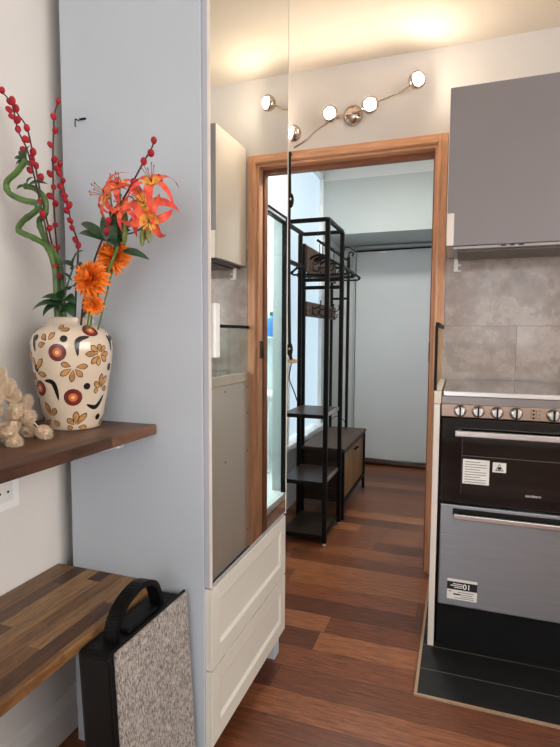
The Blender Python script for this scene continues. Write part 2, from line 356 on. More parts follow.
sf = thing('door_3', 'black-framed glass shower door reflected in the mirror', 'door', (.03, (OY0 + OY1) / 2, .02)); sf['kind'] = 'structure'
MB().box(-.012, .02, OY0, OY1, OZ1 - .045, OZ1 - .032).box(-.012, .02, OY0, OY1, OZ1 - .012, OZ1).box(-.012, .02, OY1 - .02, OY1, .05, OZ1).build('shower_frame', M['black'], sf)
MB().box(-.006, .016, OY0, OY1 - .02, OZ1 - .032, OZ1 - .012).build('frame_track', M['warddoor'], sf)
MB().box(.002, .008, OY0, OY1 - .02, .05, OZ1 - .045).build('glass_pane', M['glass'], sf)
struct('trim_1', MB().box(-.01, .09, OY0 - .02, OY1 + .02, 0, .05, .006), M['white'], 'white raised sill of the shower opening', 'trim')
# hall end: flat grey panel door, dark floor strip
d2 = thing('door_2', 'flat pale grey door panel closing the end of the hall', 'door', (-.45, 4.45, .03)); d2['kind'] = 'structure'
MB().box(-.862, -.02, 4.43, 4.455, .045, 1.85, .002).build('door_leaf', M['doorpanel'], d2)
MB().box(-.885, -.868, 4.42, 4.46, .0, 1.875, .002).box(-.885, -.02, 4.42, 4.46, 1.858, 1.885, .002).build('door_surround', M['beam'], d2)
rnd = random.Random(4)
ts = MB(); P = []
for i in range(15):
    t = i / 14; P.append((-.86 + .85 * t, 4.405 + .006 * math.sin(t * 5), .026 - .014 * t + .004 * math.sin(9 * t)))
ts.tube(P, [.024 + .003 * math.sin(7 * i) for i in range(15)], 8)
struct('trim_2', ts, wood('dark_threshold_wood', (62, 42, 32), 0, .6, .3), 'dark rough wooden strip along the foot of the hall door', 'trim')
# doorway
CW = .044
dr = thing('door_1', 'light red-brown wooden door frame between kitchen and hall', 'door frame', (-.517, 2.45, 0)); dr['kind'] = 'structure'
cs = MB()
for s, x in ((1, -.117), (-1, -.915)):
    x0, x1 = sorted((x, x + s * CW))
    cs.box(x0, x1, 2.434, 2.45, 0, 1.973 + CW, .003)
    cs.box(*sorted((x + s * .004, x + s * .016)), 2.428, 2.436, 0, 1.973 + .016, .002)
cs.build('casing', M['framev'], dr)
MB().box(-.915, -.117, 2.434, 2.45, 1.973, 1.973 + CW, .003).box(-.915, -.117, 2.428, 2.436, 1.977, 1.989, .002).build('head_casing', M['frameh'], dr)
MB().box(-.129, -.1165, 2.449, 2.50, 0, 1.962).box(-.9155, -.903, 2.449, 2.50, 0, 1.962).build('jamb', M['framev'], dr)
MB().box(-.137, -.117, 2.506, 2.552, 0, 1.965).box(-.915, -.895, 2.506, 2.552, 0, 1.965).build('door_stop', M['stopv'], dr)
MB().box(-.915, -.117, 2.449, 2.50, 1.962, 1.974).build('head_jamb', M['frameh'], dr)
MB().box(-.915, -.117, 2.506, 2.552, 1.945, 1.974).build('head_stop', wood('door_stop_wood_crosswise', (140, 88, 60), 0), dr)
MB().box(-.132, -.128, 2.462, 2.494, 1.0, 1.09).tube([(-.132, 2.498, 1.0), (-.132, 2.498, 1.09)], .006).build('hinge', simple('bronze_hinge', (96, 78, 62), .35, 1), dr)
# wall tiles, floor tiles, baseboard
struct('trim_3', MB().box(-.073, 1.7, 2.441, 2.45, .86, 1.56), M['tile'], 'glossy taupe marble-look wall tiles above the cooker', 'wall tiles')
struct('floor_tiles', MB().box(-.0938, 1.7, 1.5772, 2.44, 0, .004), M['ftile'], 'black floor tiles with pale joints under the cooker', 'floor tiles')
struct('trim_4', MB().box(-.103, -.094, 1.568, 2.44, 0, .006).box(-.094, 1.7, 1.568, 1.577, 0, .006), simple('beige_edge_strip', (160, 134, 110), .5), 'beige edging strip around the black floor tiles', 'trim')
bb = MB().prism([(0, 0), (.016, 0), (.016, .085), (.010, .105), (.006, .118), (0, .122)], lambda a, b_, t: (-1.015 + a, t, b_), -2, 2.434)
struct('baseboard_left', bb, M['wall'], 'white moulded baseboard under the wooden bench shelf', 'baseboard')

# ================================================================ WARDROBE
MX = -.553; WY, WYE = 1.075, 1.645
wd = thing('wardrobe', 'tall pale wardrobe with mirror door above two cream panelled drawers', 'wardrobe', (-.77, 1.36, 0))
MB().box(-.967, -.5725, WY, WY + .018, .0985, 2.31, .001).build('side_panel', M['cabside'], wd)
MB().box(-.967, -.5725, WYE - .018, WYE, .0985, 2.31, .001).build('side_panel', M['cabside'], wd)
MB().box(-.965, -.953, WY + .018, WYE - .018, .1, 2.31).build('back_panel', M['cabside'], wd)
MB().box(-.967, -.5725, WY + .018, WYE - .018, 2.29, 2.31).build('top_panel', M['cabside'], wd)
for z in (.1, .49): MB().box(-.953, -.5725, WY + .018, WYE - .018, z, z + .016).build('shelf_board', M['cabside'], wd)
dm = MB().box(-.5715, MX - .004, WY + .003, WYE - .003, .503, 2.305, .001).build('mirror_door', M['warddoor'], wd)
MB().box(MX - .004, MX, WY + .006, WYE - .004, .512, 2.303, .0012, seg=1).build('mirror_glass', M['mirror'], dm)
MB().box(MX - .005, MX + .001, WY + .003, WY + .0065, .503, 2.305).box(MX - .005, MX + .0012, WYE - .0045, WYE - .002, .503, 2.305).build('edge_trim', simple('pale_edge_trim', (222, 214, 204), .4), dm)
MB().box(MX, MX + .010, WY + .011, WY + .036, 1.066, 1.195, .003).build('handle', M['cordwhite'], dm)
for z0, z1 in ((.290, .498), (.088, .2845)):
    dw = MB(); y0, y1 = WY + .005, WYE - .005; fw = .046; bt = .058
    dw.box(-.5715, MX - .007, y0, y1, z0, z1)
    dw.box(-.5600, MX, y0, y0 + fw, z0, z1, .0015).box(-.5600, MX, y1 - fw, y1, z0, z1, .0015)
    dw.box(-.5600, MX, y0 + fw, y1 - fw, z0, z0 + fw, .0015).box(-.5600, MX, y0 + fw, y1 - fw, z1 - fw, z1, .0015)
    d = .007
    A, B_, C_, D_ = (y0 + fw, z0 + fw), (y1 - fw, z0 + fw), (y1 - fw, z1 - fw), (y0 + fw, z1 - fw)
    inn = [(A[0] + d, A[1] + d), (B_[0] - d, B_[1] + d), (C_[0] - d, C_[1] - d), (D_[0] + d, D_[1] - d)]
    o4 = [(MX - .0005, y, z) for y, z in (A, B_, C_, D_)]; i4 = [(MX - .0068, y, z) for y, z in inn]
    dw.add(o4 + i4, [(i, (i + 1) % 4, 4 + (i + 1) % 4, 4 + i) for i in range(4)])
    dw.build('drawer', M['drawer'], wd)
for x0, x1 in ((-.965, -.92), (-.617, -.572)):
    for y0, y1 in ((WY, WY + .045), (WYE - .06, WYE - .015)):
        MB().box(x0, x1, y0, y1, 0, .1, .002).build('leg', M['cabside'], wd)
ho = MB().tube([(-.914, 1.0745, 1.652), (-.914, 1.062, 1.651), (-.913, 1.060, 1.640), (-.914, 1.062, 1.632)], .0016, 6).box(-.910, -.891, 1.070, 1.0752, 1.6515, 1.6555, .001)
tag(ho.build('picture_hook', M['black']), 'tiny black hook stuck on the pale wardrobe side', 'hook')

# ================================================================ SHELVES
us = thing('wall_shelf', 'dark wooden wall shelf carrying the painted vase', 'shelf', (-.86, .4, .875))
MB().box(-1.0145, -.699, -.35, 1.0735, .875, .9, .003).build('board', M['shelf'], us)
for y in (1.045, .15): MB().prism([(-.785, .874), (-.785, .840), (-.90, .810), (-1.0145, .785), (-1.0145, .802), (-.90, .824), (-.81, .856), (-.81, .874)], lambda a, b_, t: (a, t, b_), y - .004, y + .004).box(-.825, -.785, y - .014, y + .014, .840, .8745, .003).build('bracket', M['bracket'], us)
lb = thing('wall_shelf', 'low wooden bench shelf of mixed brown staves', 'shelf', (-.86, .4, .473))
MB().box(-1.0145, -.711, -.35, 1.0735, .474, .498, .003).build('board', M['bench'], lb)
for y in (1.03, .15): MB().prism([(-1.0145, .473), (-.76, .473), (-.76, .440), (-.84, .402), (-.99, .37), (-1.0145, .36)], lambda a, b_, t: (a, t, b_), y - .004, y + .004).box(-.80, -.755, y - .014, y + .014, .438, .4735, .002).build('bracket', M['bracket'], lb)
ps = thing('power_socket', 'white wall socket under the upper wooden shelf', 'socket', (-1.0145, .895, .70))
MB().box(-1.0148, -1.006, .85, .943, .70, .79, .003).build('face_plate', M['cordwhite'], ps)
MB().box(-1.0065, -1.004, .872, .921, .722, .768, .002).build('insert', M['paper'], ps)
for y in (.885, .908): MB().lathe([(0, .0032), (.0012, .0032)], (-1.0045, y, .745), (1, 0, 0), 10).build('hole', M['black'], ps)

# ================================================================ LEANING CASE
cz = thing('case', 'slim black carrying case with speckled grey felt front standing by the bench', 'case', (-.616, .925, 0), rot=(0, -R(3.2), -R(1.6)))
MB().box(-.068, .022, -.133, .138, 0, .488, .012, seg=3).build('shell', M['black'], cz, local=True)
MB().box(.022, .030, -.129, .134, .006, .494, .003).build('felt_panel', M['felt'], cz, local=True)
MB().box(.017, .0225, -.134, .139, 0, .497, .002).build('rim', M['black'], cz, local=True)
hp = spline([(-.018, -.085, .484), (-.018, -.078, .515), (-.018, -.045, .548), (-.018, .01, .562), (-.018, .055, .548), (-.018, .072, .515), (-.018, .078, .484)], 5)
hh = MB()
for i in range(len(hp) - 1):
    a, b_ = hp[i], hp[i + 1]; n1 = (b_ - a).normalized().cross(Vector((1, 0, 0))) * .006
    hh.add([a + Vector((dx, 0, 0)) + s * n1 for dx in (-.016, .016) for s in (-1, 1)] + [b_ + Vector((dx, 0, 0)) + s * n1 for dx in (-.016, .016) for s in (-1, 1)], [(0, 1, 5, 4), (2, 6, 7, 3), (0, 4, 6, 2), (1, 3, 7, 5), (0, 2, 3, 1), (4, 5, 7, 6)])
hh.build('handle', M['black'], cz, local=True)
MB().box(-.04, .006, -.055, .05, .484, .497, .005).build('latch', M['black'], cz, local=True)

# ================================================================ VASE
VC = (-.863, .975); SY = 1.0
prof = [(.9, .072), (.9025, .078), (.905, .08), (.917, .084), (.94, .091), (.964, .098), (1.011, .107), (1.05, .1145), (1.07, .1175), (1.085, .119), (1.097, .119), (1.107, .1165), (1.12, .110), (1.131, .096), (1.138, .083), (1.143, .073), (1.146, .068), (1.15, .066), (1.156, .0665), (1.159, .065), (1.158, .060), (1.15, .058), (1.13, .07), (1.08, .105), (1.0, .1), (.915, .07)]
prof = [(a, r * .765) for a, r in prof]
def vr(z):
    for (a, ra), (b_, rb) in zip(prof, prof[1:19]):
        if a <= z <= b_: return ra + (rb - ra) * (z - a) / (b_ - a)
    return prof[0][1] if z < .95 else .05
def vnorm(th, z):
    dr = (vr(z + .003) - vr(z - .003)) / .006; return Vector((math.cos(th), math.sin(th) / SY, -dr)).normalized()
def vp(th, z, off):
    r = vr(z); return Vector((VC[0] + r * math.cos(th), VC[1] + SY * r * math.sin(th), z)) + vnorm(th, z) * off
vz = thing('vase', 'cream glazed vase painted with brown flowers, red discs and black crescents', 'vase', (VC[0], VC[1], .9))
vb = MB().lathe(prof, (VC[0], VC[1], 0), (0, 0, 1), 72, 0, SY, cap=True)
def patch(th0, z0, poly, off, mi):
    r = vr(z0); sl = (vr(z0 + .004) - vr(z0 - .004)) / .008; k = 1 / math.sqrt(1 + sl * sl)
    n = len(poly); cx = sum(p[0] for p in poly) / n; cy = sum(p[1] for p in poly) / n
    pts = [(cx, cy)]
    for s in (.34, .67, 1): pts += [(cx + (a - cx) * s, cy + (b_ - cy) * s) for a, b_ in poly]
    vs_ = [vp(th0 + a / r, min(1.142, max(.903, z0 + b_ * k)), off) for a, b_ in pts]
    fs = [(0, 1 + i, 1 + (i + 1) % n) for i in range(n)]
    for q in range(2): fs += [(1 + q * n + i, 1 + (q + 1) * n + i, 1 + (q + 1) * n + (i + 1) % n, 1 + q * n + (i + 1) % n) for i in range(n)]
    vb.add(vs_, fs, mi, True)
def strip(th0, z0, up, dn, off, mi):
    r = vr(z0); sl = (vr(z0 + .004) - vr(z0 - .004)) / .008; k = 1 / math.sqrt(1 + sl * sl); vs_ = []
    for a, b_ in zip(up, dn):
        for t in (0, .25, .5, .75, 1):
            x, y = a[0] + (b_[0] - a[0]) * t, a[1] + (b_[1] - a[1]) * t; vs_.append(vp(th0 + x / r, z0 + y * k, off))
    vb.add(vs_, [(i * 5 + j, i * 5 + j + 1, i * 5 + j + 6, i * 5 + j + 5) for i in range(len(up) - 1) for j in range(4)], mi, True)
def ell(rx, ry, n=20, rot=0): return [(rx * math.cos(2 * math.pi * i / n) * math.cos(rot) - ry * math.sin(2 * math.pi * i / n) * math.sin(rot), rx * math.cos(2 * math.pi * i / n) * math.sin(rot) + ry * math.sin(2 * math.pi * i / n) * math.cos(rot)) for i in range(n)]
def petal2(a, b_, w_):          # teardrop outline from base a to tip b
    ax, ay = a; bx, by = b_; L = math.hypot(bx - ax, by - ay); ux, uy = (bx - ax) / L, (by - ay) / L; up = []; dn = []
    for i in range(9):
        t = i / 8; h = w_ * (math.sin(math.pi * t ** 1.35) ** .75 if 0 < t < 1 else 0)
        up.append((ax + ux * L * t - uy * h, ay + uy * L * t + ux * h)); dn.append((ax + ux * L * t + uy * h, ay + uy * L * t - ux * h))
    return up + dn[1:-1][::-1]
def crescent(p0, p1, p2, w_):
    P_ = spline([(p0[0], p0[1], 0), (p1[0], p1[1], 0), (p2[0], p2[1], 0)], 5); n = len(P_); up = []; dn = []
    for i, p in enumerate(P_):
        t = (P_[min(i + 1, n - 1)] - P_[max(0, i - 1)]).normalized(); h = w_ * math.sin(math.pi * min(1, (i + .15) / (n - .7))) ** .8
        up.append((p.x - t.y * h, p.y + t.x * h)); dn.append((p.x + t.y * h, p.y - t.x * h))
    return up, dn
PET = [[[-.174, 1.076], [-.174, 1.099], [.02, 1.094], [.155, 1.075], [.086, 1.058], [-.191, 1.048], [-.394, 1.053], [-.561, 1.076], [-.416, 1.095]],
       [[-.832, 1.047], [-1.13, 1.056], [-1.17, 1.028], [-.894, 1.013], [-.614, 1.024], [-.472, 1.049]],
       [[-1.441, 1.102], [-1.723, 1.094], [-1.656, 1.12], [-1.321, 1.124]],
       [[-1.946, 1.035], [-1.604, 1.067], [-1.549, 1.028], [-2.15, 1.026], [-2.0, 1.07]],
       [[-.805, .910], [-.78, .947], [-.455, .942], [-1.06, .931], [-1.09, .907], [-.412, .906]],
       [[-1.578, .930], [-1.741, .968], [-1.399, .955], [-2.08, .909], [-1.35, .912]],
       [[-.05, .992], [-.04, 1.031], [.187, 1.025], [-.265, 1.013], [-.279, .991], [.247, .995]],
       [[-1.233, 1.126], [-1.15, 1.141], [-.905, 1.132], [-1.398, 1.117]]]
DISC = [(-1.201, 1.08, .0195), (-.327, 1.128, .018), (-.862, .979, .0195), (-1.866, .999, .0185)]
DOT = [(-1.047, 1.11, .008), (-.486, 1.003, .0078), (.011, .928, .0075), (.283, 1.044, .009), (-1.86, 1.112, .008)]
CRE = [((-.418, 1.115), (-.72, 1.106), (-.728, 1.070)), ((-1.642, 1.017), (-1.37, 1.011), (-1.26, .972)), ((-.485, .961), (-.149, .953), (.134, .980)), ((.18, 1.119), (.276, 1.104), (.337, 1.08))]
for turn in (0, 2.25, 4.1):        # the painted band goes on around the back
    if turn: pets = [[[a + turn, z] for a, z in f] for f in PET if -1.6 < f[0][0]]
    else: pets = PET
    for f in pets:
        c0, z0 = f[0]; r = vr(z0); sl = (vr(z0 + .004) - vr(z0 - .004)) / .008; k = math.sqrt(1 + sl * sl)
        for a, z in f[1:]:
            tx, ty = (a - c0) * r, (z - z0) * k; L = math.hypot(tx, ty); bx, by = tx / L * .005, ty / L * .005
            patch(c0, z0, petal2((bx, by), (tx, ty), .0068), .0004, 1)
            patch(c0, z0, petal2((bx + tx / L * .002, by + ty / L * .002), (tx * .93, ty * .93), .0053), .0007, 2)
        if len(f) == 9: patch(c0, z0, ell(.006, .006), .0004, 2); patch(c0, z0, ell(.0045, .0045), .0007, 6)
    for a, z, r in DISC:
        if turn and a < -1.6: continue
        patch(a + turn, z, ell(r, r), .0004, 1); patch(a + turn, z, ell(r * .94, r * .94), .0007, 3); patch(a + turn, z, ell(r * .5, r * .5, 14), .0010, 5); patch(a + turn, z, ell(r * .22, r * .22, 10), .0013, 6)
    for a, z, r in DOT: patch(a + turn, z, ell(r, r, 14), .0004, 4)
    for p0, p1, p2 in CRE:
        r = vr(p1[1]); q = [((p[0] - p1[0]) * r, p[1] - p1[1]) for p in (p0, p1, p2)]
        strip(p1[0] + turn, p1[1], *crescent(*q, .0056), .0004, 4)
cream = simple('cream_glaze', (206, 188, 168), .16, var=.03, scale=14, coat=.6)
vb.build('vase_body', [cream, simple('brown_black_outline', (44, 28, 18), .25), simple('tan_glaze', (176, 128, 76), .25, var=.15, scale=60), simple('oxblood_glaze', (104, 42, 38), .2, var=.15, scale=60), simple('black_glaze', (20, 22, 18), .2), simple('orange_glaze', (196, 104, 58), .25), simple('pale_ochre_glaze', (226, 176, 120), .25)], vz)

# ================================================================ FLOWERS
bark = simple('dark_red_bark', (58, 26, 22), .6, var=.2, scale=60); red = simple('red_catkin', (158, 22, 36), .75, var=.18, scale=80, bump=.3, bscale=400)
green = simple('stem_green', (84, 112, 52), .5, var=.2, scale=40); bam = simple('bamboo_green', (70, 98, 44), .35, var=.25, scale=30); dleaf = simple('dark_leaf', (36, 66, 38), .4, var=.25, scale=40)
coral = simple('coral_petal', (228, 92, 62), .55, var=.12, scale=50); corald = simple('deep_coral_petal', (214, 66, 50), .55, var=.1, scale=50); throat = simple('yellow_throat', (240, 164, 70), .55, var=.1, scale=50)
orange = simple('orange_petal', (250, 126, 34), .55, var=.12, scale=60); orangd = simple('deep_orange_petal', (236, 96, 24), .55, var=.12, scale=60)
FG = 'flower stems in the painted vase'
def branch(label, stem, buds):
    o = thing('berry_branch', label, 'branch', stem[-1], FG)
    sp = spline(stem, 5); MB().tube(sp, [.0014 + .0012 * i / len(sp) for i in range(len(sp))], 7).build('stem', bark, o)
    for i, p in enumerate(buds):
        p = Vector(p); near = min(sp, key=lambda q: (q - p).length)
        d = (p - near); d = d if d.length > .001 else Vector((.001, 0, .002))
        ax = (d.normalized() + Vector((0, 0, .9))).normalized(); rot = ax.to_track_quat('Z', 'Y').to_matrix()
        s = .9 + .25 * ((i * 37 % 10) / 10)
        MB().ball(p, (.0066 * s, .0066 * s, .0090 * s), 10, 7, 0, rot).tube([near, p - ax * .005], .001, 5, 1).build('bud', [red, bark], o)
branch('dark branch of red buds leaning furthest left, topmost bud at the photo edge', [(-.961, .89, 1.648), (-.943, .899, 1.621), (-.937, .907, 1.57), (-.922, .916, 1.529), (-.91, .924, 1.465), (-.894, .933, 1.366), (-.873, .941, 1.221), (-.869, .95, 1.02)],
       [(-.955, .885, 1.648), (-.934, .891, 1.626), (-.950, .897, 1.612), (-.946, .9, 1.598), (-.934, .903, 1.590), (-.939, .909, 1.573), (-.924, .912, 1.551), (-.932, .916, 1.53), (-.915, .922, 1.501), (-.92, .92, 1.486), (-.903, .928, 1.416), (-.897, .93, 1.39), (-.871, .934, 1.273), (-.864, .94, 1.253)])
branch('dark red-budded branch just right of the leftmost one, behind the bamboo', [(-.965, .92, 1.642), (-.960, .929, 1.618), (-.942, .937, 1.587), (-.935, .946, 1.529), (-.926, .954, 1.452), (-.909, .963, 1.35), (-.892, .971, 1.224), (-.885, .975, 1.02)],
       [(-.962, .91, 1.636), (-.950, .916, 1.622), (-.927, .922, 1.579), (-.936, .929, 1.558), (-.924, .935, 1.531), (-.934, .941, 1.52), (-.929, .948, 1.505), (-.919, .95, 1.478), (-.901, .954, 1.364), (-.9, .96, 1.321), (-.887, .97, 1.26)])
branch('tall upright branch of red buds against the wardrobe edge', [(-.909, 1.0, 1.667), (-.921, .999, 1.634), (-.921, .997, 1.602), (-.925, .996, 1.533), (-.924, .994, 1.43), (-.917, .993, 1.321), (-.904, .991, 1.226), (-.894, .985, 1.02)],
       [(-.904, .995, 1.664), (-.918, .994, 1.631), (-.913, .993, 1.598), (-.928, .992, 1.567), (-.916, .991, 1.531), (-.929, .989, 1.499), (-.918, .988, 1.467), (-.928, .988, 1.447), (-.913, .987, 1.428), (-.914, .986, 1.378), (-.907, .985, 1.325)])
branch('shorter branch thick with red buds in front of the wardrobe side', [(-.926, 1.02, 1.529), (-.914, 1.015, 1.481), (-.899, 1.01, 1.436), (-.882, 1.005, 1.38), (-.861, 1.0, 1.329), (-.866, .995, 1.225), (-.87, .985, 1.02)],
       [(-.922, 1.015, 1.530), (-.929, 1.014, 1.518), (-.923, 1.013, 1.506), (-.911, 1.012, 1.488), (-.918, 1.011, 1.474), (-.906, 1.01, 1.453), (-.903, 1.009, 1.44), (-.891, 1.008, 1.428), (-.898, 1.007, 1.415), (-.887, 1.005, 1.391), (-.880, 1.003, 1.373), (-.870, 1.002, 1.344), (-.860, 1.0, 1.33)])
branch('lone red-budded branch leaning right above the lilies', [(-.584, .9, 1.503), (-.596, .907, 1.489), (-.617, .914, 1.472), (-.649, .921, 1.436), (-.717, .929, 1.354), (-.764, .936, 1.279), (-.802, .943, 1.186), (-.83, .955, 1.03)],
       [(-.581, .895, 1.502), (-.592, .901, 1.481), (-.613, .907, 1.469), (-.643, .913, 1.433), (-.71, .919, 1.359), (-.72, .925, 1.34)])
def leaf(mb, a, tip, up, w_, curl=.3, mi=0): a = Vector(a); t = Vector(tip); mb.petal(a, t - a, up, (t - a).length, w_, curl, 8, 4, (mi,), .3, .6); return mb
def bamboo(label, pts, leaves):
    o = thing('curly_bamboo', label, 'bamboo', pts[-1], FG); sp = spline(pts, 6)
    acc = 0; rr = []
    for i, p in enumerate(sp):
        if i: acc += (p - sp[i - 1]).length
        rr.append(.0066 + (.0012 if (acc % .045) < .004 else 0))
    rr[0] = .005; MB().tube(sp, rr, 10).build('stalk', bam, o)
    for a, t in leaves: leaf(MB(), a, t, (0, -.8, .4), .012, .4).build('leaf', dleaf, o)
bamboo('green spiral bamboo stalk bending furthest left above the vase', [(-.91, .9, 1.501), (-.94, .903, 1.479), (-.973, .906, 1.461), (-.971, .909, 1.438), (-.936, .912, 1.42), (-.901, .915, 1.411), (-.902, .918, 1.397), (-.947, .922, 1.376), (-.962, .925, 1.356), (-.922, .928, 1.338), (-.888, .931, 1.317), (-.872, .934, 1.274), (-.871, .937, 1.223), (-.871, .94, 1.03)],
       [((-.91, .9, 1.5), (-.937, .885, 1.512)), ((-.912, .9, 1.5), (-.945, .89, 1.495)), ((-.91, .9, 1.5), (-.928, .89, 1.528)), ((-.908, .9, 1.5), (-.90, .885, 1.528)), ((-.91, .9, 1.498), (-.893, .885, 1.489))])
bamboo('shorter curly bamboo stalk tucked behind the left spiral one', [(-.948, .93, 1.457), (-.918, .934, 1.448), (-.896, .938, 1.423), (-.901, .941, 1.393), (-.922, .945, 1.378), (-.909, .949, 1.337), (-.878, .953, 1.286), (-.872, .956, 1.222), (-.872, .96, 1.03)],
       [((-.946, .93, 1.457), (-.972, .92, 1.452)), ((-.94, .93, 1.457), (-.925, .92, 1.476)), ((-.93, .925, 1.455), (-.885, .915, 1.466))])
# lily spray
ly = thing('lily_spray', 'green-stemmed spray of coral orange lilies on the right of the vase', 'flower', (-.82, .965, 1.03), FG)
main = spline([(-.82, .965, 1.03), (-.822, .962, 1.15), (-.787, .955, 1.186), (-.748, .948, 1.239), (-.715, .945, 1.295), (-.697, .943, 1.336)], 5)
MB().tube(main, .0032, 8).build('stem', green, ly)
rnd = random.Random(11)
def blossom(c, face, size, turn, foot):
    c = Vector(c); f = Vector(face).normalized(); ref = Vector((0, 0, 1)) if abs(f.z) < .8 else Vector((1, 0, 0)); u = f.cross(ref).normalized(); q = f.cross(u); mb = MB()
    for k in range(6):
        a = turn + k * math.pi / 3 + rnd.uniform(-.18, .18); rad = u * math.cos(a) + q * math.sin(a)
        d = rad * (.80 if k % 2 else .62) + f * .62; nn = f * .8 - rad * .6
        mb.petal(c - f * size * .25, d, nn, size * rnd.uniform(.92, 1.12), size * (.33 if k % 2 else .25), rnd.uniform(.8, 1.15), 8, 4, (0, 0, 1, 1, 2, 2, 2), .3, .5)
    bl = mb.build('blossom', [throat, coral, corald], ly)
    st = MB()
    for k in range(5):
        a = turn + k * 1.256; tip = c + f * size * .42 + (u * math.cos(a) + q * math.sin(a)) * size * .2
        st.tube([c - f * size * .1, tip], .0007, 5).ball(tip, (.0014, .0014, .003), 6, 4)
    st.build('stamen', simple('dark_anther', (150, 70, 30), .6), bl)
    MB().tube(spline([foot, (Vector(foot) + c) / 2 + Vector((0, .004, -.006)), c - f * size * .2], 4), .0018, 6).build('stalk', green, ly)
J = (-.697, .943, 1.336)
blossom((-.728, .93, 1.420), (-.4, -.75, .2), .066, .3, J)
blossom((-.690, .925, 1.436), (.1, -.7, .6), .050, .9, J)
blossom((-.628, .925, 1.394), (.25, -.85, .3), .068, .1, J)
blossom((-.612, .93, 1.440), (.15, -.6, .7), .066, .6, J)
blossom((-.612, .92, 1.350), (.35, -.7, -.5), .060, .2, J)
blossom((-.672, .92, 1.388), (.0, -.75, .45), .050, .5, J)
for a, t in (((-0.686, .94, 1.336), (-0.667, .92, 1.376)), ((-0.683, .935, 1.31), (-0.666, .915, 1.355)), ((-0.633, .93, 1.345), (-0.629, .92, 1.302)), ((-0.623, .93, 1.345), (-0.611, .92, 1.308))):
    a = Vector(a); t = Vector(t); MB().tube(spline([a, (a * 2 + t) / 3, (a + 2 * t) / 3, t], 3), [.002, .003, .0045, .0052, .0055, .0055, .005, .0042, .003, .001], 8).build('closed_bud', simple('olive_bud', (104, 116, 58), .5, var=.15, scale=50), ly)
for a, t, w_ in (((-.71, .94, 1.31), (-.730, .91, 1.372), .028), ((-.705, .94, 1.31), (-.702, .905, 1.38), .026), ((-.70, .94, 1.31), (-.683, .91, 1.362), .026), ((-.70, .94, 1.33), (-.668, .915, 1.345), .022), ((-0.728, .945, 1.325), (-.812, .93, 1.386), .022), ((-0.725, .945, 1.322), (-.815, .925, 1.362), .02), ((-0.695, .945, 1.30), (-0.628, .925, 1.292), .02), ((-0.688, .945, 1.33), (-0.718, .92, 1.395), .02), ((-0.688, .945, 1.33), (-0.695, .92, 1.40), .018), ((-0.688, .94, 1.32), (-0.735, .92, 1.335), .02), ((-0.683, .94, 1.335), (-0.683, .915, 1.388), .018)):
    leaf(MB(), a, t, (0, -.8, .5), w_).build('leaf', dleaf, ly)
# chrysanthemums
def mum(label, c, face, rad, foot, layers):
    o = thing('chrysanthemum', label, 'flower', foot, FG); c = Vector(c); f = Vector(face).normalized(); ref = Vector((0, 0, 1)); u = f.cross(ref).normalized(); q = f.cross(u)
    MB().tube(spline([foot, (Vector(foot) + c) / 2 + Vector((.004, .004, .0)), c - f * rad * .3], 5), .0022, 7).build('stem', green, o); mb = MB()
    for li in range(layers):
        t = li / (layers - 1); tilt = R(-6 + 92 * t); n = int(10 + 16 * (1 - t))
        for k in range(n):
            a = 2 * math.pi * (k + .5 * (li % 2)) / n + rnd.uniform(-.1, .1); rr_ = u * math.cos(a) + q * math.sin(a)
            d = rr_ * math.cos(tilt) + f * math.sin(tilt)
            mb.petal(c - f * rad * .15, d, f * math.cos(tilt) - rr_ * math.sin(tilt), rad * (1.04 - .36 * t) * rnd.uniform(.88, 1.1), rad * .33, .25 - .62 * t, 5, 3, (1, 0, 0), .5, .1)
    mb.build('flower_head', [orange, orangd], o)
mum('big orange chrysanthemum low at the front of the bouquet', (-.768, .925, 1.243), (-.1, -.95, .25), .045, (-.83, .96, 1.03), 7)
mum('orange chrysanthemum higher up, partly behind the front one', (-.740, .968, 1.298), (.1, -.85, .35), .043, (-.825, .975, 1.03), 7)
mum('small half-hidden orange chrysanthemum just above the vase rim', (-.779, .945, 1.186), (.35, -.8, -.15), .027, (-.84, .97, 1.03), 5)
sg = thing('leaf_sprig', 'sprig of dark green leaves drooping over the vase rim', 'leaves', (-.85, .94, 1.03), FG)
MB().tube(spline([(-.85, .94, 1.03), (-.85, .935, 1.17), (-.845, .93, 1.2), (-.82, .935, 1.27)], 5), .002, 7).build('stem', green, sg)
for a, t, w_ in (((-.85, .932, 1.185), (-.893, .885, 1.196), .036), ((-.85, .932, 1.192), (-.880, .905, 1.215), .032), ((-.85, .932, 1.195), (-.800, .90, 1.208), .036), ((-.845, .93, 1.2), (-.822, .90, 1.232), .034), ((-.82, .935, 1.27), (-.80, .92, 1.312), .034), ((-.82, .935, 1.27), (-.838, .915, 1.285), .03), ((-.82, .935, 1.265), (-.79, .92, 1.28), .03), ((-.85, .932, 1.185), (-.868, .885, 1.178), .034), ((-.83, .94, 1.24), (-.835, .92, 1.262), .028), ((-.84, .935, 1.19), (-.80, .90, 1.175), .03), ((-.83, .935, 1.22), (-.80, .91, 1.238), .03), ((-.845, .93, 1.17), (-.83, .895, 1.185), .032)):
    leaf(MB(), a, t, (0, -.5, .8), w_, .35).build('leaf', dleaf, sg)

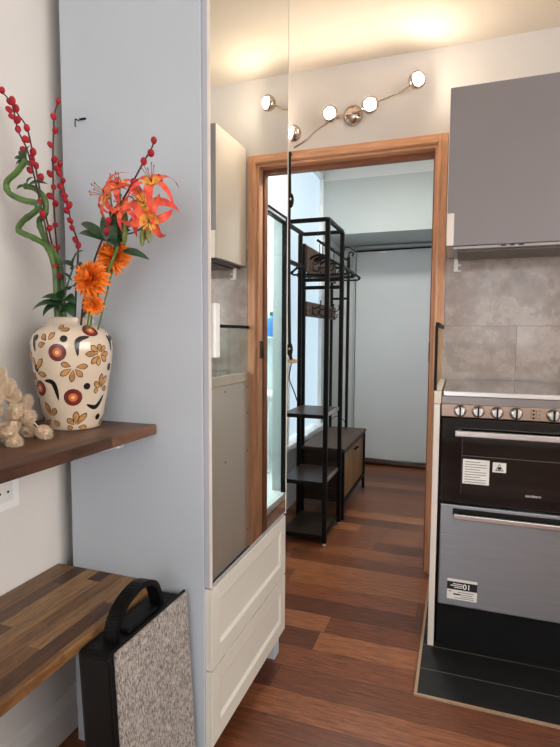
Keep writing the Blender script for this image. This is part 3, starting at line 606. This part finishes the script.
# ================================================================ DRIED BUNNY TAILS
fur = simple('cream_seed_fluff', (226, 204, 178), .9, var=.08, scale=80); straw = simple('pale_straw', (206, 190, 166), .7)
bt = thing('dried_grass_bunch', 'bunch of dried cream bunny-tail grass lying left of the vase', 'dried flowers', (-.95, .76, .9), None)
hm = MB(); rf = random.Random(5); hm.ball((0, 0, 0), (.0098, .0098, .0175), 12, 8)
for i in range(1000):
    z = rf.uniform(-1, 1); a = rf.uniform(0, 6.283); s = math.sqrt(1 - z * z); p = Vector((.0095 * s * math.cos(a), .0095 * s * math.sin(a), .0172 * z))
    d = Vector((s * math.cos(a), s * math.sin(a), z * .4 + .9)).normalized(); q = d.cross(Vector((rf.random() - .5, rf.random() - .5, rf.random() - .5))).normalized() * .0005
    hm.add([p - q, p + q, p + d * rf.uniform(.007, .012)], [(0, 1, 2)])
HEADS = [((-.823, .76, .909), (.9, -.2, -.1)), ((-.845, .765, .922), (.8, .1, -.2)), ((-.86, .80, .955), (.3, -.2, .8)), ((-.865, .80, .935), (.5, -.4, -.5)), ((-.868, .842, .913), (.75, .1, -.3)), ((-.822, .835, .916), (.75, 0, -.45)), ((-.89, .86, .93), (.3, .2, .9)), ((-.895, .86, .966), (.5, .2, .8)), ((-.905, .84, .982), (.1, .1, 1)), ((-.91, .81, 1.03), (.1, .1, 1)), ((-.93, .80, 1.045), (-.1, .1, 1)), ((-.90, .79, 1.005), (.3, .1, .9)), ((-.885, .78, .99), (.3, -.2, .8)), ((-.88, .77, .96), (.5, -.3, .5)), ((-.87, .75, .94), (.6, -.5, .2)), ((-.89, .75, .93), (.3, -.6, .1)), ((-.93, .83, 1.01), (0, .3, .9)), ((-.925, .86, .975), (-.1, .5, .8)), ((-.85, .82, .945), (.7, .1, .3)), ((-.905, .77, 1.03), (.2, -.2, .9)), ((-.85, .73, .925), (.8, -.3, .1)), ((-.86, .735, .955), (.6, -.2, .5)), ((-.872, .76, .985), (.4, 0, .8)), ((-.895, .81, 1.0), (.3, .1, .9)), ((-.885, .83, .95), (.5, .2, .5)), ((-.875, .78, .925), (.7, -.2, .1)), ((-.905, .85, .945), (.2, .2, .8)), ((-.915, .84, 1.0), (0, .2, 1)), ((-.92, .79, 1.06), (0, 0, 1))]
proto = None
for p, d in HEADS:
    rot = Vector(d).to_track_quat('Z', 'Y')
    if proto is None: proto = h = hm.build('seed_head', fur, bt, local=True)
    else: h = proto.copy(); COL.objects.link(h); h.parent = bt
    h.location = Vector(p) - Vector((-.95, .76, .9)); h.rotation_mode = 'QUATERNION'; h.rotation_quaternion = rot
    P_ = Vector(p); D_ = Vector(d).normalized(); st = Vector((-.955, .755, .903)) + Vector((rf.uniform(-.012, .012), rf.uniform(-.012, .012), rf.uniform(0, .006)))
    md = (P_ + st) / 2 + Vector((0, 0, .02 + .03 * rf.random()))
    MB().tube(spline([st, md, P_ - D_ * .03, P_ - D_ * .012], 5), .0009, 5).build('stem', straw, bt)
MB().tube(spline([(-.955, .755, .905), (-.93, .76, .99), (-.88, .79, .99), (-.845, .815, .955), (-.828, .83, .925)], 6), .0011, 5).build('stem', straw, bt)

# ================================================================ WALL LAMP
LX, LZ = -.503, 2.148
lp = thing('wall_lamp', 'chrome wall lamp with wavy arms and four lit ball spots above the doorway', 'lamp', (LX, 2.449, LZ))
MB().lathe([(0, .046), (.012, .046), (.026, .036), (.034, .018), (.036, .004)], (LX, 2.449, LZ), (0, -1, 0), 28).build('wall_plate', M['chrome'], lp)
MB().tube(spline([(LX, 2.415, LZ), (-.535, 2.405, 2.138), (-.60, 2.40, 2.118), (-.665, 2.395, 2.085), (-.72, 2.39, 2.040), (-.775, 2.385, 2.012)], 6), .0045, 8).build('arm', M['chrome'], lp)
MB().tube(spline([(LX, 2.415, LZ), (-.46, 2.405, 2.150), (-.40, 2.40, 2.172), (-.33, 2.395, 2.188), (-.26, 2.388, 2.208), (-.212, 2.372, 2.235)], 6), .0045, 8).build('arm', M['chrome'], lp)
BALLS = [((-.768, 2.362, 2.07), (-.80, -.6, .12)), ((-.593, 2.362, 2.135), (-.05, -1, .02)), ((-.410, 2.362, 2.148), (.12, -1, .02)), ((-.209, 2.362, 2.226), (.62, -.78, -.02))]
for c, d in BALLS:
    c = Vector(c); d = Vector(d).normalized(); rot = d.to_track_quat('Z', 'Y').to_matrix()
    s = MB().lathe([(-.036, .004), (-.034, .014), (-.027, .025), (-.015, .034), (0, .038), (.010, .0375), (.0135, .033), (.011, .028)], c, d, 24).build('spot', M['chrome'], lp)
    MB().lathe([(.004, .0275), (.014, .026), (.021, .0205), (.0255, .0115), (.027, .002)], c, d, 20).build('lens', M['bulb'], s)
    arm_y = 2.392; MB().tube([c - d * .03, (c.x * .97 + LX * .03, arm_y, c.z - .012)], .0035, 6).build('joint', M['chrome'], s)

# ================================================================ UPPER CABINET + HOOD
kc = thing('kitchen_cabinet', 'wall cabinet with flat taupe grey front and white sides', 'cabinet', (.27, 2.27, 1.464))
MB().box(-.0605, .60, 2.12, 2.44, 1.470, 2.055, .0015).build('body', M['cabwhite'], kc)
kd = MB().box(-.0605, .60, 2.1, 2.118, 1.466, 2.055, .0012).build('door', M['greycab'], kc)
MB().box(-.0612, -.0598, 2.1, 2.118, 1.466, 2.055).build('edge_band', M['cabwhite'], kd)
MB().box(-.0605, -.034, 2.090, 2.1, 1.466, 1.588, .002).build('handle', M['cabwhite'], kd)
hd = thing('range_hood', 'slim built-in cooker hood with dark mesh grille under the grey cabinet', 'hood', (.27, 2.28, 1.40))
MB().box(-.035, .59, 2.1195, 2.43, 1.456, 1.4699, .002).build('housing', M['hobsteel'], hd)
b = NB('dark_filter_mesh'); o, v = b.xyz(); s1 = b.math('SINE', b.math('MULTIPLY', b.math('ADD', o[0], o[1]), 900.)); s2 = b.math('SINE', b.math('MULTIPLY', b.math('SUBTRACT', o[0], o[1]), 900.))
M['mesh'] = b.set(Base_Color=b.ramp(b.math('ADD', .5, b.math('MULTIPLY', b.math('MULTIPLY', s1, s2), .5)), [(.3, (18, 18, 18)), (.75, (176, 168, 162))]), Metallic=.0, Roughness=.6)
MB().box(-.02, .58, 2.15, 2.37, 1.4495, 1.457, .001).build('filter_grille', M['mesh'], hd)
MB().box(-.035, .59, 2.104, 2.122, 1.452, 1.4655, .002).build('front_lip', M['hobsteel'], hd)
for i in range(3): MB().box(.135 + .03 * i, .152 + .03 * i, 2.1025, 2.1045, 1.458, 1.463).build('switch', M['black'], hd)
MB().box(-.034, -.018, 2.37, 2.385, 1.40, 1.456, .002).box(-.034, -.006, 2.366, 2.385, 1.40, 1.405).box(-.034, -.006, 2.366, 2.385, 1.425, 1.43).build('clip', M['cordwhite'], hd)

# ================================================================ COOKER
SX0, SX1, SYF = -.0535, .5465, 1.85
ck = thing('cooker', 'freestanding stainless cooker with black glass oven door and lower drawer', 'cooker', (.2465, 2.14, .004))
MB().box(SX0, SX1, 1.872, 2.41, .15, .875, .001).build('body', M['plinth'], ck)
MB().box(SX0, SX1, 1.856, 2.41, .870, .914, .002).build('hob', M['hobsteel'], ck)
hl = MB().box(SX0 + .003, SX1, 1.853, 2.415, .916, .929, .003).build('hob_lid', M['hoblid'], ck)
MB().box(SX0 + .006, SX1, 1.847, 1.854, .914, .931, .002).build('lid_trim', M['steelp'], hl)
cp = MB().box(SX0, SX1, SYF - .004, 1.874, .842, .887, .003).build('control_panel', M['panelsteel'], ck)
for x in (.008, .066, .125, .184, .294, .352, .41):
    kb = MB().lathe([(0, .0185), (.004, .0185), (.006, .0165), (.016, .0150), (.018, .013)], (x, SYF - .004, .8645), (0, -1, 0), 24).build('knob', M['steelp'], cp)
    MB().box(x - .0028, x + .0028, SYF - .030, SYF - .018, .8485, .8825, .0015).build('grip', M['black'], kb)
    MB().lathe([(.0, .0205), (.0008, .0205)], (x, SYF - .004, .8645), (0, -1, 0), 24).build('dial_ring', M['black'], kb)
tm = MB()
for i in range(3): tm.lathe([(0, .0035), (.002, .003)], (.236, SYF - .0042, .877 - .0125 * i), (0, -1, 0), 12); tm.box(.2505, .2555, SYF - .0048, SYF - .0038, .8755 - .0125 * i, .8775 - .0125 * i)
for sx in (-.0075, .0075): tm.box(.236 + sx - .0006, .236 + sx + .0006, SYF - .0048, SYF - .0038, .848, .881)
tm.build('timer_panel', M['black'], cp)
od = MB().box(SX0 + .004, SX1 - .004, SYF, 1.872, .541, .838, .003).build('oven_door', M['ovenglass'], ck)
MB().box(.018, .475, SYF - .0006, SYF + .001, .575, .772).build('window', M['ovenwin'], od)
MB().box(.018, .475, SYF - .0012, SYF, .708, .710).box(.018, .0192, SYF - .0012, SYF, .575, .772).box(.018, .475, SYF - .0012, SYF, .771, .772).build('rack_line', simple('dim_grey_line', (88, 86, 84), .4), od)
MB().box(-.006, .499, SYF - .036, SYF - .020, .780, .800, .003).box(.0, .014, SYF - .022, SYF, .782, .798).box(.48, .494, SYF - .022, SYF, .782, .798).build('handle', M['steelp'], od)
sk = MB().box(.0225, .108, SYF - .0014, SYF - .0004, .612, .698)
for i in range(9):
    y = .689 - i * .0088; sk.box(.029, .029 + (.070 if i % 3 else .05), SYF - .0019, SYF - .0013, y - .0012, y + .0012, mi=1)
sk.build('sticker', [M['paper'], M['print']], od)['label'] = 'square white instruction sticker'
sk = MB().box(.118, .160, SYF - .0014, SYF - .0004, .660, .694)
tri = lambda k: [(.139 + x * k, .6765 + z * k) for x, z in ((-.0135, -.011), (.0135, -.011), (0, .0135))]
sk.prism(tri(1.0), lambda a, b_, t: (a, t, b_), SYF - .0019, SYF - .0013, 1).prism(tri(.74), lambda a, b_, t: (a, t, b_), SYF - .0023, SYF - .0017, 0)
sk.prism([(.139 + .0062 * math.cos(t * .785), .6745 + .0062 * math.sin(t * .785) * (1 if t % 2 else .8)) for t in range(8)], lambda a, b_, t: (a, t, b_), SYF - .0027, SYF - .0021, 1)
sk.build('sticker', [M['paper'], M['inkblack']], od)['label'] = 'small white warning triangle sticker'
def text(body, name, loc, size, mat_, parent, flip=False, bold=.0):
    cu_ = bpy.data.curves.new(name, 'FONT'); cu_.body = body; cu_.size = size; cu_.align_x = 'CENTER'; cu_.extrude = .0003; cu_.offset = bold
    ob = bpy.data.objects.new(name, cu_); COL.objects.link(ob)
    bpy.context.view_layer.update(); me = bpy.data.meshes.new_from_object(ob.evaluated_get(bpy.context.evaluated_depsgraph_get())); COL.objects.unlink(ob); bpy.data.objects.remove(ob)
    me.transform(Matrix.Scale(-1, 4, (1, 0, 0)) if flip else Matrix.Identity(4)); me.transform(Matrix.Rotation(R(90), 4, 'X'))
    me.materials.clear(); me.materials.append(mat_); o_ = bpy.data.objects.new(name, me); COL.objects.link(o_); o_.parent = parent; o_.location = Vector(loc) - wloc(parent); return o_
text('contbern', 'lettering', (.246, SYF - .0008, .585), .013, M['whiteprint'], od)
ld = MB().box(SX0 + .006, SX1 - .006, SYF, 1.874, .166, .532, .004).build('lower_drawer', M['steel'], ck)
MB().box(-.006, .499, SYF - .0012, SYF + .001, .496, .520).build('handle_recess', M['plinth'], ld)
MB().box(-.002, .495, SYF - .024, SYF - .010, .488, .506, .003).box(.0, .012, SYF - .012, SYF, .490, .504).box(.481, .493, SYF - .012, SYF, .490, .504).build('handle', M['steelp'], ld)
sk = MB().box(-.014, .080, SYF - .0011, SYF - .0003, .187, .256).box(-.014, .080, SYF - .0016, SYF - .001, .2205, .2475, mi=1)
for i, (a, b_) in enumerate(((.004, .034), (-.003, .036), (.008, .034))): sk.box(a, b_, SYF - .002, SYF - .0015, .239 - i * .006, .2415 - i * .006, mi=3)
for z, a, b_ in ((.213, .02, .07), (.2055, .028, .066), (.199, .03, .07), (.193, .01, .07)): sk.box(a, b_, SYF - .0016, SYF - .001, z - .001, z + .001, mi=2)
sk.box(.006, .028, SYF - .0016, SYF - .001, .203, .2075, mi=1).box(-.008, .0, SYF - .0016, SYF - .001, .212, .2145, mi=1)
sk.v = [(.033 + (x - .033) * 1.06, y, .2215 + (z - .2215) * 1.06 + .007) for x, y, z in sk.v]
stk = sk.build('sticker', [M['paper'], M['inkblack'], M['print'], M['whiteprint']], ld); stk['label'] = 'white and black sticker reading 10 in mirror writing'
text('10', 'lettering', (.0485, SYF - .0017, .2325), .0265, M['whiteprint'], stk, True, .0005)
MB().box(SX0 + .004, SX1 - .004, 1.885, 2.40, .004, .152).build('plinth', M['plinth'], ck)
# end panel and splash guard
ep = thing('end_panel', 'tall white laminate panel standing left of the cooker', 'panel', (-.068, 2.15, .004))
MB().box(-.0785, -.058, 1.85, 2.44, .004, .884, .001).build('board', simple('glossy_white_laminate', (216, 208, 200), .14, var=.01, scale=3), ep)
MB().box(-.0795, -.055, 1.85, 2.44, .885, .930, .002).build('cap_strip', simple('cream_worktop_edge', (214, 202, 186), .35), ep)
for y, z in ((1.885, .855), (1.885, .62), (2.15, .855), (2.415, .855), (2.415, .72), (2.415, .52), (2.15, .52), (2.415, .1)): MB().lathe([(0, .005), (.001, .0045)], (-.0783, y, z), (-1, 0, 0), 12).build('screw', M['plinth'], ep)
sg2 = thing('splash_guard', 'clear glass splash guard with black edge bars standing beside the hob', 'splash guard', (-.0785, 2.15, .9305))
MB().box(-.0765, -.0715, 1.862, 2.436, .9305, 1.155).build('glass_pane', M['glass'], sg2)
MB().box(-.080, -.068, 1.85, 2.436, 1.153, 1.168, .002).build('top_bar', M['black'], sg2)
MB().box(-.0815, -.0715, 1.85, 1.861, .9305, 1.155, .001).build('front_bar', M['black'], sg2)

# ================================================================ HALL TREE
ht = thing('coat_stand', 'black metal hall stand with rustic shelves, hook boards and shoe bench', 'coat stand', (-.77, 3.1, 0))
TX0, TX1, TY0, TY1, TZ = -.885, -.652, 2.58, 2.92, 1.712
pw = .023
for x, y, z1 in ((TX1, TY0, TZ), (TX1, TY1, TZ), (TX0, TY0, TZ), (TX0 - .018, TY1, TZ)): MB().bar((x, y, .014), (x, y, z1), pw).build('post', M['blackmetal'], ht)
for x, y in ((TX1, TY0), (TX1, TY1), (TX0, TY0), (TX0 - .018, TY1)): MB().lathe([(0, .010), (.006, .010), (.008, .005), (.015, .005)], (x, y, 0), (0, 0, 1), 12).build('foot', M['steelp'], ht)
for a, b_ in (((TX0, TY0, TZ), (TX1, TY0, TZ)), ((TX0, TY1, TZ), (TX1, TY1, TZ)), ((TX0, TY0, TZ), (TX0, TY1, TZ)), ((TX1, TY0, TZ), (TX1, TY1, TZ)), ((TX0, TY1, 1.40), (TX1, TY1, 1.40)), ((TX0, TY1, 1.445), (TX1, TY1, 1.445)), ((TX0, TY0, 1.52), (TX0, TY1, 1.52))): MB().bar(a, b_, .02).build('rail', M['blackmetal'], ht)
for z in (.695, .335, .045):
    sf_ = MB().box(TX0 - .004, TX1 - .012, TY0 + .0, TY1 + .0, z - .008, z + .008, .001).build('shelf', M['rustx'], ht)
    MB().box(TX1 - .0115, TX1 - .004, TY0 + .012, TY1 - .012, z - .009, z + .009).build('shelf_edge', M['steelp'] if z > .3 else M['blackmetal'], sf_)
    MB().box(TX0, TX1 - .012, TY0 - .008, TY0 - .001, z - .012, z + .008).build('front_lip', M['blackmetal'], sf_)
BX0, BX1, BY0, BY1 = -.90, -.645, 2.99, 3.70
for x, y, z1 in ((BX1, BY0, .42), (BX1, BY1, .42), (BX0, BY0, 1.67), (BX0, BY1, 1.67), (-.778, BY1, 1.69)): MB().bar((x, y, .0 if x != -.778 else .442), (x, y, z1), .02).build('post', M['blackmetal'], ht)
MB().box(BX0 - .012, BX1 + .014, BY0 - .012, BY1 + .014, .421, .440, .002).build('bench_top', M['rust'], ht)
MB().box(BX0, BX1, BY0 + .012, BY0 + .022, .11, .42).build('side_panel', M['rustx'], ht)
MB().box(BX0, BX1, BY1 - .022, BY1 - .012, .11, .42).build('side_panel', M['rustx'], ht)
MB().box(BX0, BX1 - .02, BY0 + .022, BY1 - .022, .10, .115).box(BX0, BX0 + .008, BY0 + .022, BY1 - .022, .115, .42).build('back_panel', M['rustx'], ht)
for a, b_ in (((BX1, BY0, .10), (BX1, BY1, .10)), ((BX1, BY0, .41), (BX1, BY1, .41)), ((BX0, BY1, 1.614), (-.778, BY1, 1.614)), ((BX0, BY1, 1.39), (-.778, BY1, 1.39)), ((BX0, BY0, 1.66), (BX0, BY1, 1.66))): MB().bar(a, b_, .016).build('rail', M['blackmetal'], ht)
MB().tube([(-.797, TY1, 1.672), (-.797, BY1, 1.672)], .008, 10).tube([(-.80, BY1, 1.672), (-.775, BY1, 1.672)], .008).build('hanging_rail', M['blackmetal'], ht)
ym = (BY0 + BY1) / 2
for y0, y1, ky in ((BY0 + .014, ym - .003, ym - .03), (ym + .003, BY1 - .014, ym + .03)):
    d = MB().box(BX1 - .018, BX1 - .002, y0, y1, .115, .398, .002).build('door', M['rustv'], ht)
    MB().tube([(BX1 - .003, ky, .372), (BX1 + .014, ky, .372)], .004).ball((BX1 + .016, ky, .372), .009).build('knob', M['blackmetal'], d)
def hook(mb, x, y, z):
    mb.box(x, x + .004, y - .008, y + .008, z - .03, z + .025, .001)
    mb.tube(spline([(x + .003, y, z + .01), (x + .03, y, z + .012), (x + .05, y, z + .03), (x + .052, y, z + .05)], 4), .0038, 7).ball((x + .052, y, z + .052), .006, 8, 6)
    mb.tube(spline([(x + .003, y, z - .02), (x + .02, y, z - .035), (x + .036, y, z - .028), (x + .038, y, z - .012)], 4), .0035, 7).ball((x + .038, y, z - .01), .0055, 8, 6); return mb
for z0, z1 in ((1.50, 1.655), (1.235, 1.325)):
    hbd = MB().box(BX0 + .011, BX0 + .027, BY0 - .02, BY1 + .02, z0, z1, .002).build('hook_board', M['rust'], ht)
    for k in range(4): hook(MB(), BX0 + .027, BY0 + .10 + .17 * k, z0 + (.05 if z1 > 1.5 else .045)).build('hook', M['blackmetal'], hbd)
MB().tube(spline([(-.778, BY1, 1.69), (-.772, BY1 - .01, 1.715), (-.752, BY1 - .015, 1.72), (-.742, BY1 - .015, 1.705), (-.752, BY1 - .015, 1.692)], 5), .005, 8).build('top_hook', M['blackmetal'], ht)
wl = MB().tube(spline([(-.875, 3.6, .4415), (-.872, 3.6, .50), (-.835, 3.6, .535), (-.79, 3.6, .525), (-.765, 3.6, .49), (-.76, 3.6, .4415)], 6), .0025, 6)
tag(wl.build('wire_loop', M['blackmetal']), 'thin dark wire loop standing on the shoe bench top', 'wire')
# hangers
def make_hanger(label):
    o = thing('coat_hanger', label, 'hanger', (0, 0, 0), 'black hangers on the coat stand rail')
    pts = spline([(-.17, 0, -.10), (-.09, 0, -.042), (0, 0, 0), (.09, 0, -.042), (.17, 0, -.10)], 4)
    MB().tube(pts, [.007] * 2 + [.0085] * (len(pts) - 4) + [.007] * 2, 8).ball((-.17, 0, -.105), (.010, .008, .014), 8, 6).ball((.17, 0, -.105), (.010, .008, .014), 8, 6).build('shoulders', M['black'], o, local=True)
    MB().tube([(-.165, 0, -.118), (.165, 0, -.118)], .006, 8).build('bar', M['black'], o, local=True)
    hk = [(0, 0, 0), (0, 0, .038)] + [(.018 - .0195 * math.cos(t), 0, .055 + .0195 * math.sin(t)) for t in [R(a) for a in (0, 30, 60, 90, 120, 150, 180, 215)]]
    MB().tube(hk, .0026, 7).build('hook', M['blackmetal'], o, local=True); return o
hy = [(3.03, .10, 'black hanger on the rail, nearest the shelf tower'), (3.10, -.18, 'second black hanger from the shelf tower'), (3.17, .22, 'middle black hanger of the row'), (3.26, -.08, 'fourth black hanger from the shelf tower'), (3.40, .12, 'black hanger furthest along the rail from the shelf tower')]
h0 = None
for y, rz_, lab in hy:
    loc = (-.815, y, 1.608)
    if h0 is None: h0 = o = make_hanger(lab); o.location = loc
    else: o = copy_tree(h0, loc, lab)
    o.rotation_euler.z = rz_
# hanging cord with toggles in the doorway
hc = thing('hanging_cord', 'black cord with two oval toggles and wooden ring hanging in the doorway', 'cord', (-.805, 2.415, 2.03))
MB().tube(spline([(-.807, 2.433, 2.0), (-.807, 2.418, 2.0), (-.8065, 2.414, 1.95), (-.803, 2.414, 1.80), (-.806, 2.414, 1.69), (-.803, 2.414, 1.3), (-.798, 2.414, 1.07), (-.79, 2.414, 1.0)], 6), .0085, 8).build('cord', M['black'], hc)
for z in (1.775, 1.05): MB().ball((-.797, 2.412, z), (.0165, .010, .036), 14, 10).build('toggle', M['black'], hc)
for z in (1.775, 1.05): MB().ball((-.795, 2.4005, z + .004), (.0045, .003, .006), 10, 6).build('toggle_eye', M['steelp'], hc)
rg = [(-.783 + .022 * math.cos(t * .2618 * 2), 2.412 + .008 * math.sin(t * .2618 * 2), .993 + .006 * math.sin(t * .52)) for t in range(13)]
MB().tube(rg, .0055, 8).build('ring', simple('pale_wood_ring', (206, 170, 124), .5), hc)
MB().tube(spline([(-.787, 2.414, .99), (-.797, 2.416, .94), (-.80, 2.418, .90), (-.775, 2.418, .84), (-.757, 2.418, .79)], 5), .003, 6).build('tail', M['black'], hc)
# curtain rod at hall end
cr_ = thing('curtain_rod', 'thin dark curtain rod across the top of the grey hall panel', 'rod', (-.45, 4.40, 1.84))
MB().tube([(-.85, 4.40, 1.838), (-.03, 4.40, 1.848)], .006, 8).build('pole', M['blackmetal'], cr_)
MB().tube(spline([(-.85, 4.40, 1.838), (-.868, 4.39, 1.835), (-.88, 4.37, 1.85), (-.91, 4.30, 1.862), (-.925, 4.25, 1.85), (-.93, 4.22, 1.80)], 5), .0045, 7).build('curved_end', M['blackmetal'], cr_)
MB().box(-.66, -.60, 4.396, 4.4295, 1.815, 1.833, .003).tube([(-.63, 4.40, 1.83), (-.63, 4.428, 1.825)], .006).build('bracket', M['steelp'], cr_)

# ================================================================ SHOWER SEEN IN THE MIRROR
struct('shower_tray', MB().box(.09, .95, 2.75, 4.05, 0, .03, .004), M['white'], 'white shower tray seen in the mirror', 'shower tray')
lpz = thing('fill_lamp', 'added round lamp standing in for daylight in the shower room', 'lamp', (.45, 3.4, 2.35))  # put in to give the shower room its daylight brightness
MB().lathe([(0, .15), (.039, .15)], (.45, 3.4, 2.35), (0, 0, 1), 32).build('housing', M['white'], lpz)
MB().lathe([(0, .14), (.01, .142)], (.45, 3.4, 2.342), (0, 0, 1), 32).build('diffuser', M['showerfill'], lpz)
lph = thing('fill_lamp', 'added round fill lamp brightening the hall, out of view above the doorway', 'lamp', (-.5, 3.0, 2.35))  # put in as fill light for the hall, never in view
MB().lathe([(0, .16), (.039, .16)], (-.5, 3.0, 2.35), (0, 0, 1), 32).build('housing', M['white'], lph)
MB().lathe([(0, .15), (.01, .152)], (-.5, 3.0, 2.342), (0, 0, 1), 32).build('diffuser', M['hallfill'], lph)
sb = thing('corner_shelf', 'small white shelf on the shower wall holding bottles', 'shelf', (.33, 4.0, 1.09))
MB().box(.22, .46, 3.93, 4.048, 1.095, 1.107, .003).build('board', M['white'], sb)
def bottle(label, x, y, r, h, col, cap):
    o = thing('bottle', label, 'bottle', (x, y, 1.108), 'bottles in the shower')
    MB().lathe([(0, r * .9), (.004, r), (h * .7, r), (h * .8, r * .8), (h * .86, r * .4), (h * .9, r * .4)], (x, y, 1.108), (0, 0, 1), 20).build('bottle_body', simple('bottle_plastic', col, .3), o)
    MB().lathe([(0, r * .55), (h * .16, r * .5)], (x, y, 1.108 + h * .88), (0, 0, 1), 16).build('cap', simple('bottle_cap', cap, .35), o)
bottle('blue bottle with red cap on the shower shelf, seen in the mirror', .30, 3.97, .034, .20, (40, 110, 200), (214, 50, 60))
bottle('blue and green bottle on the shower shelf, seen in the mirror', .375, 3.99, .032, .20, (50, 120, 196), (30, 130, 80))
tb = thing('bath_stool', 'rounded white plastic stool in the shower, seen in the mirror', 'stool', (.36, 3.82, .031))
MB().lathe([(.60, .13), (.64, .135), (.67, .125), (.68, .06)], (.38, 3.80, 0), (0, 0, 1), 28).build('seat', M['cordwhite'], tb)
for a in range(4): x, y = .38 + .10 * math.cos(a * 1.571 + .78), 3.80 + .10 * math.sin(a * 1.571 + .78); MB().tube([(x, y, .61), (x + (x - .38) * .2, y + (y - 3.8) * .2, .031)], .013, 8).build('leg', M['cordwhite'], tb)
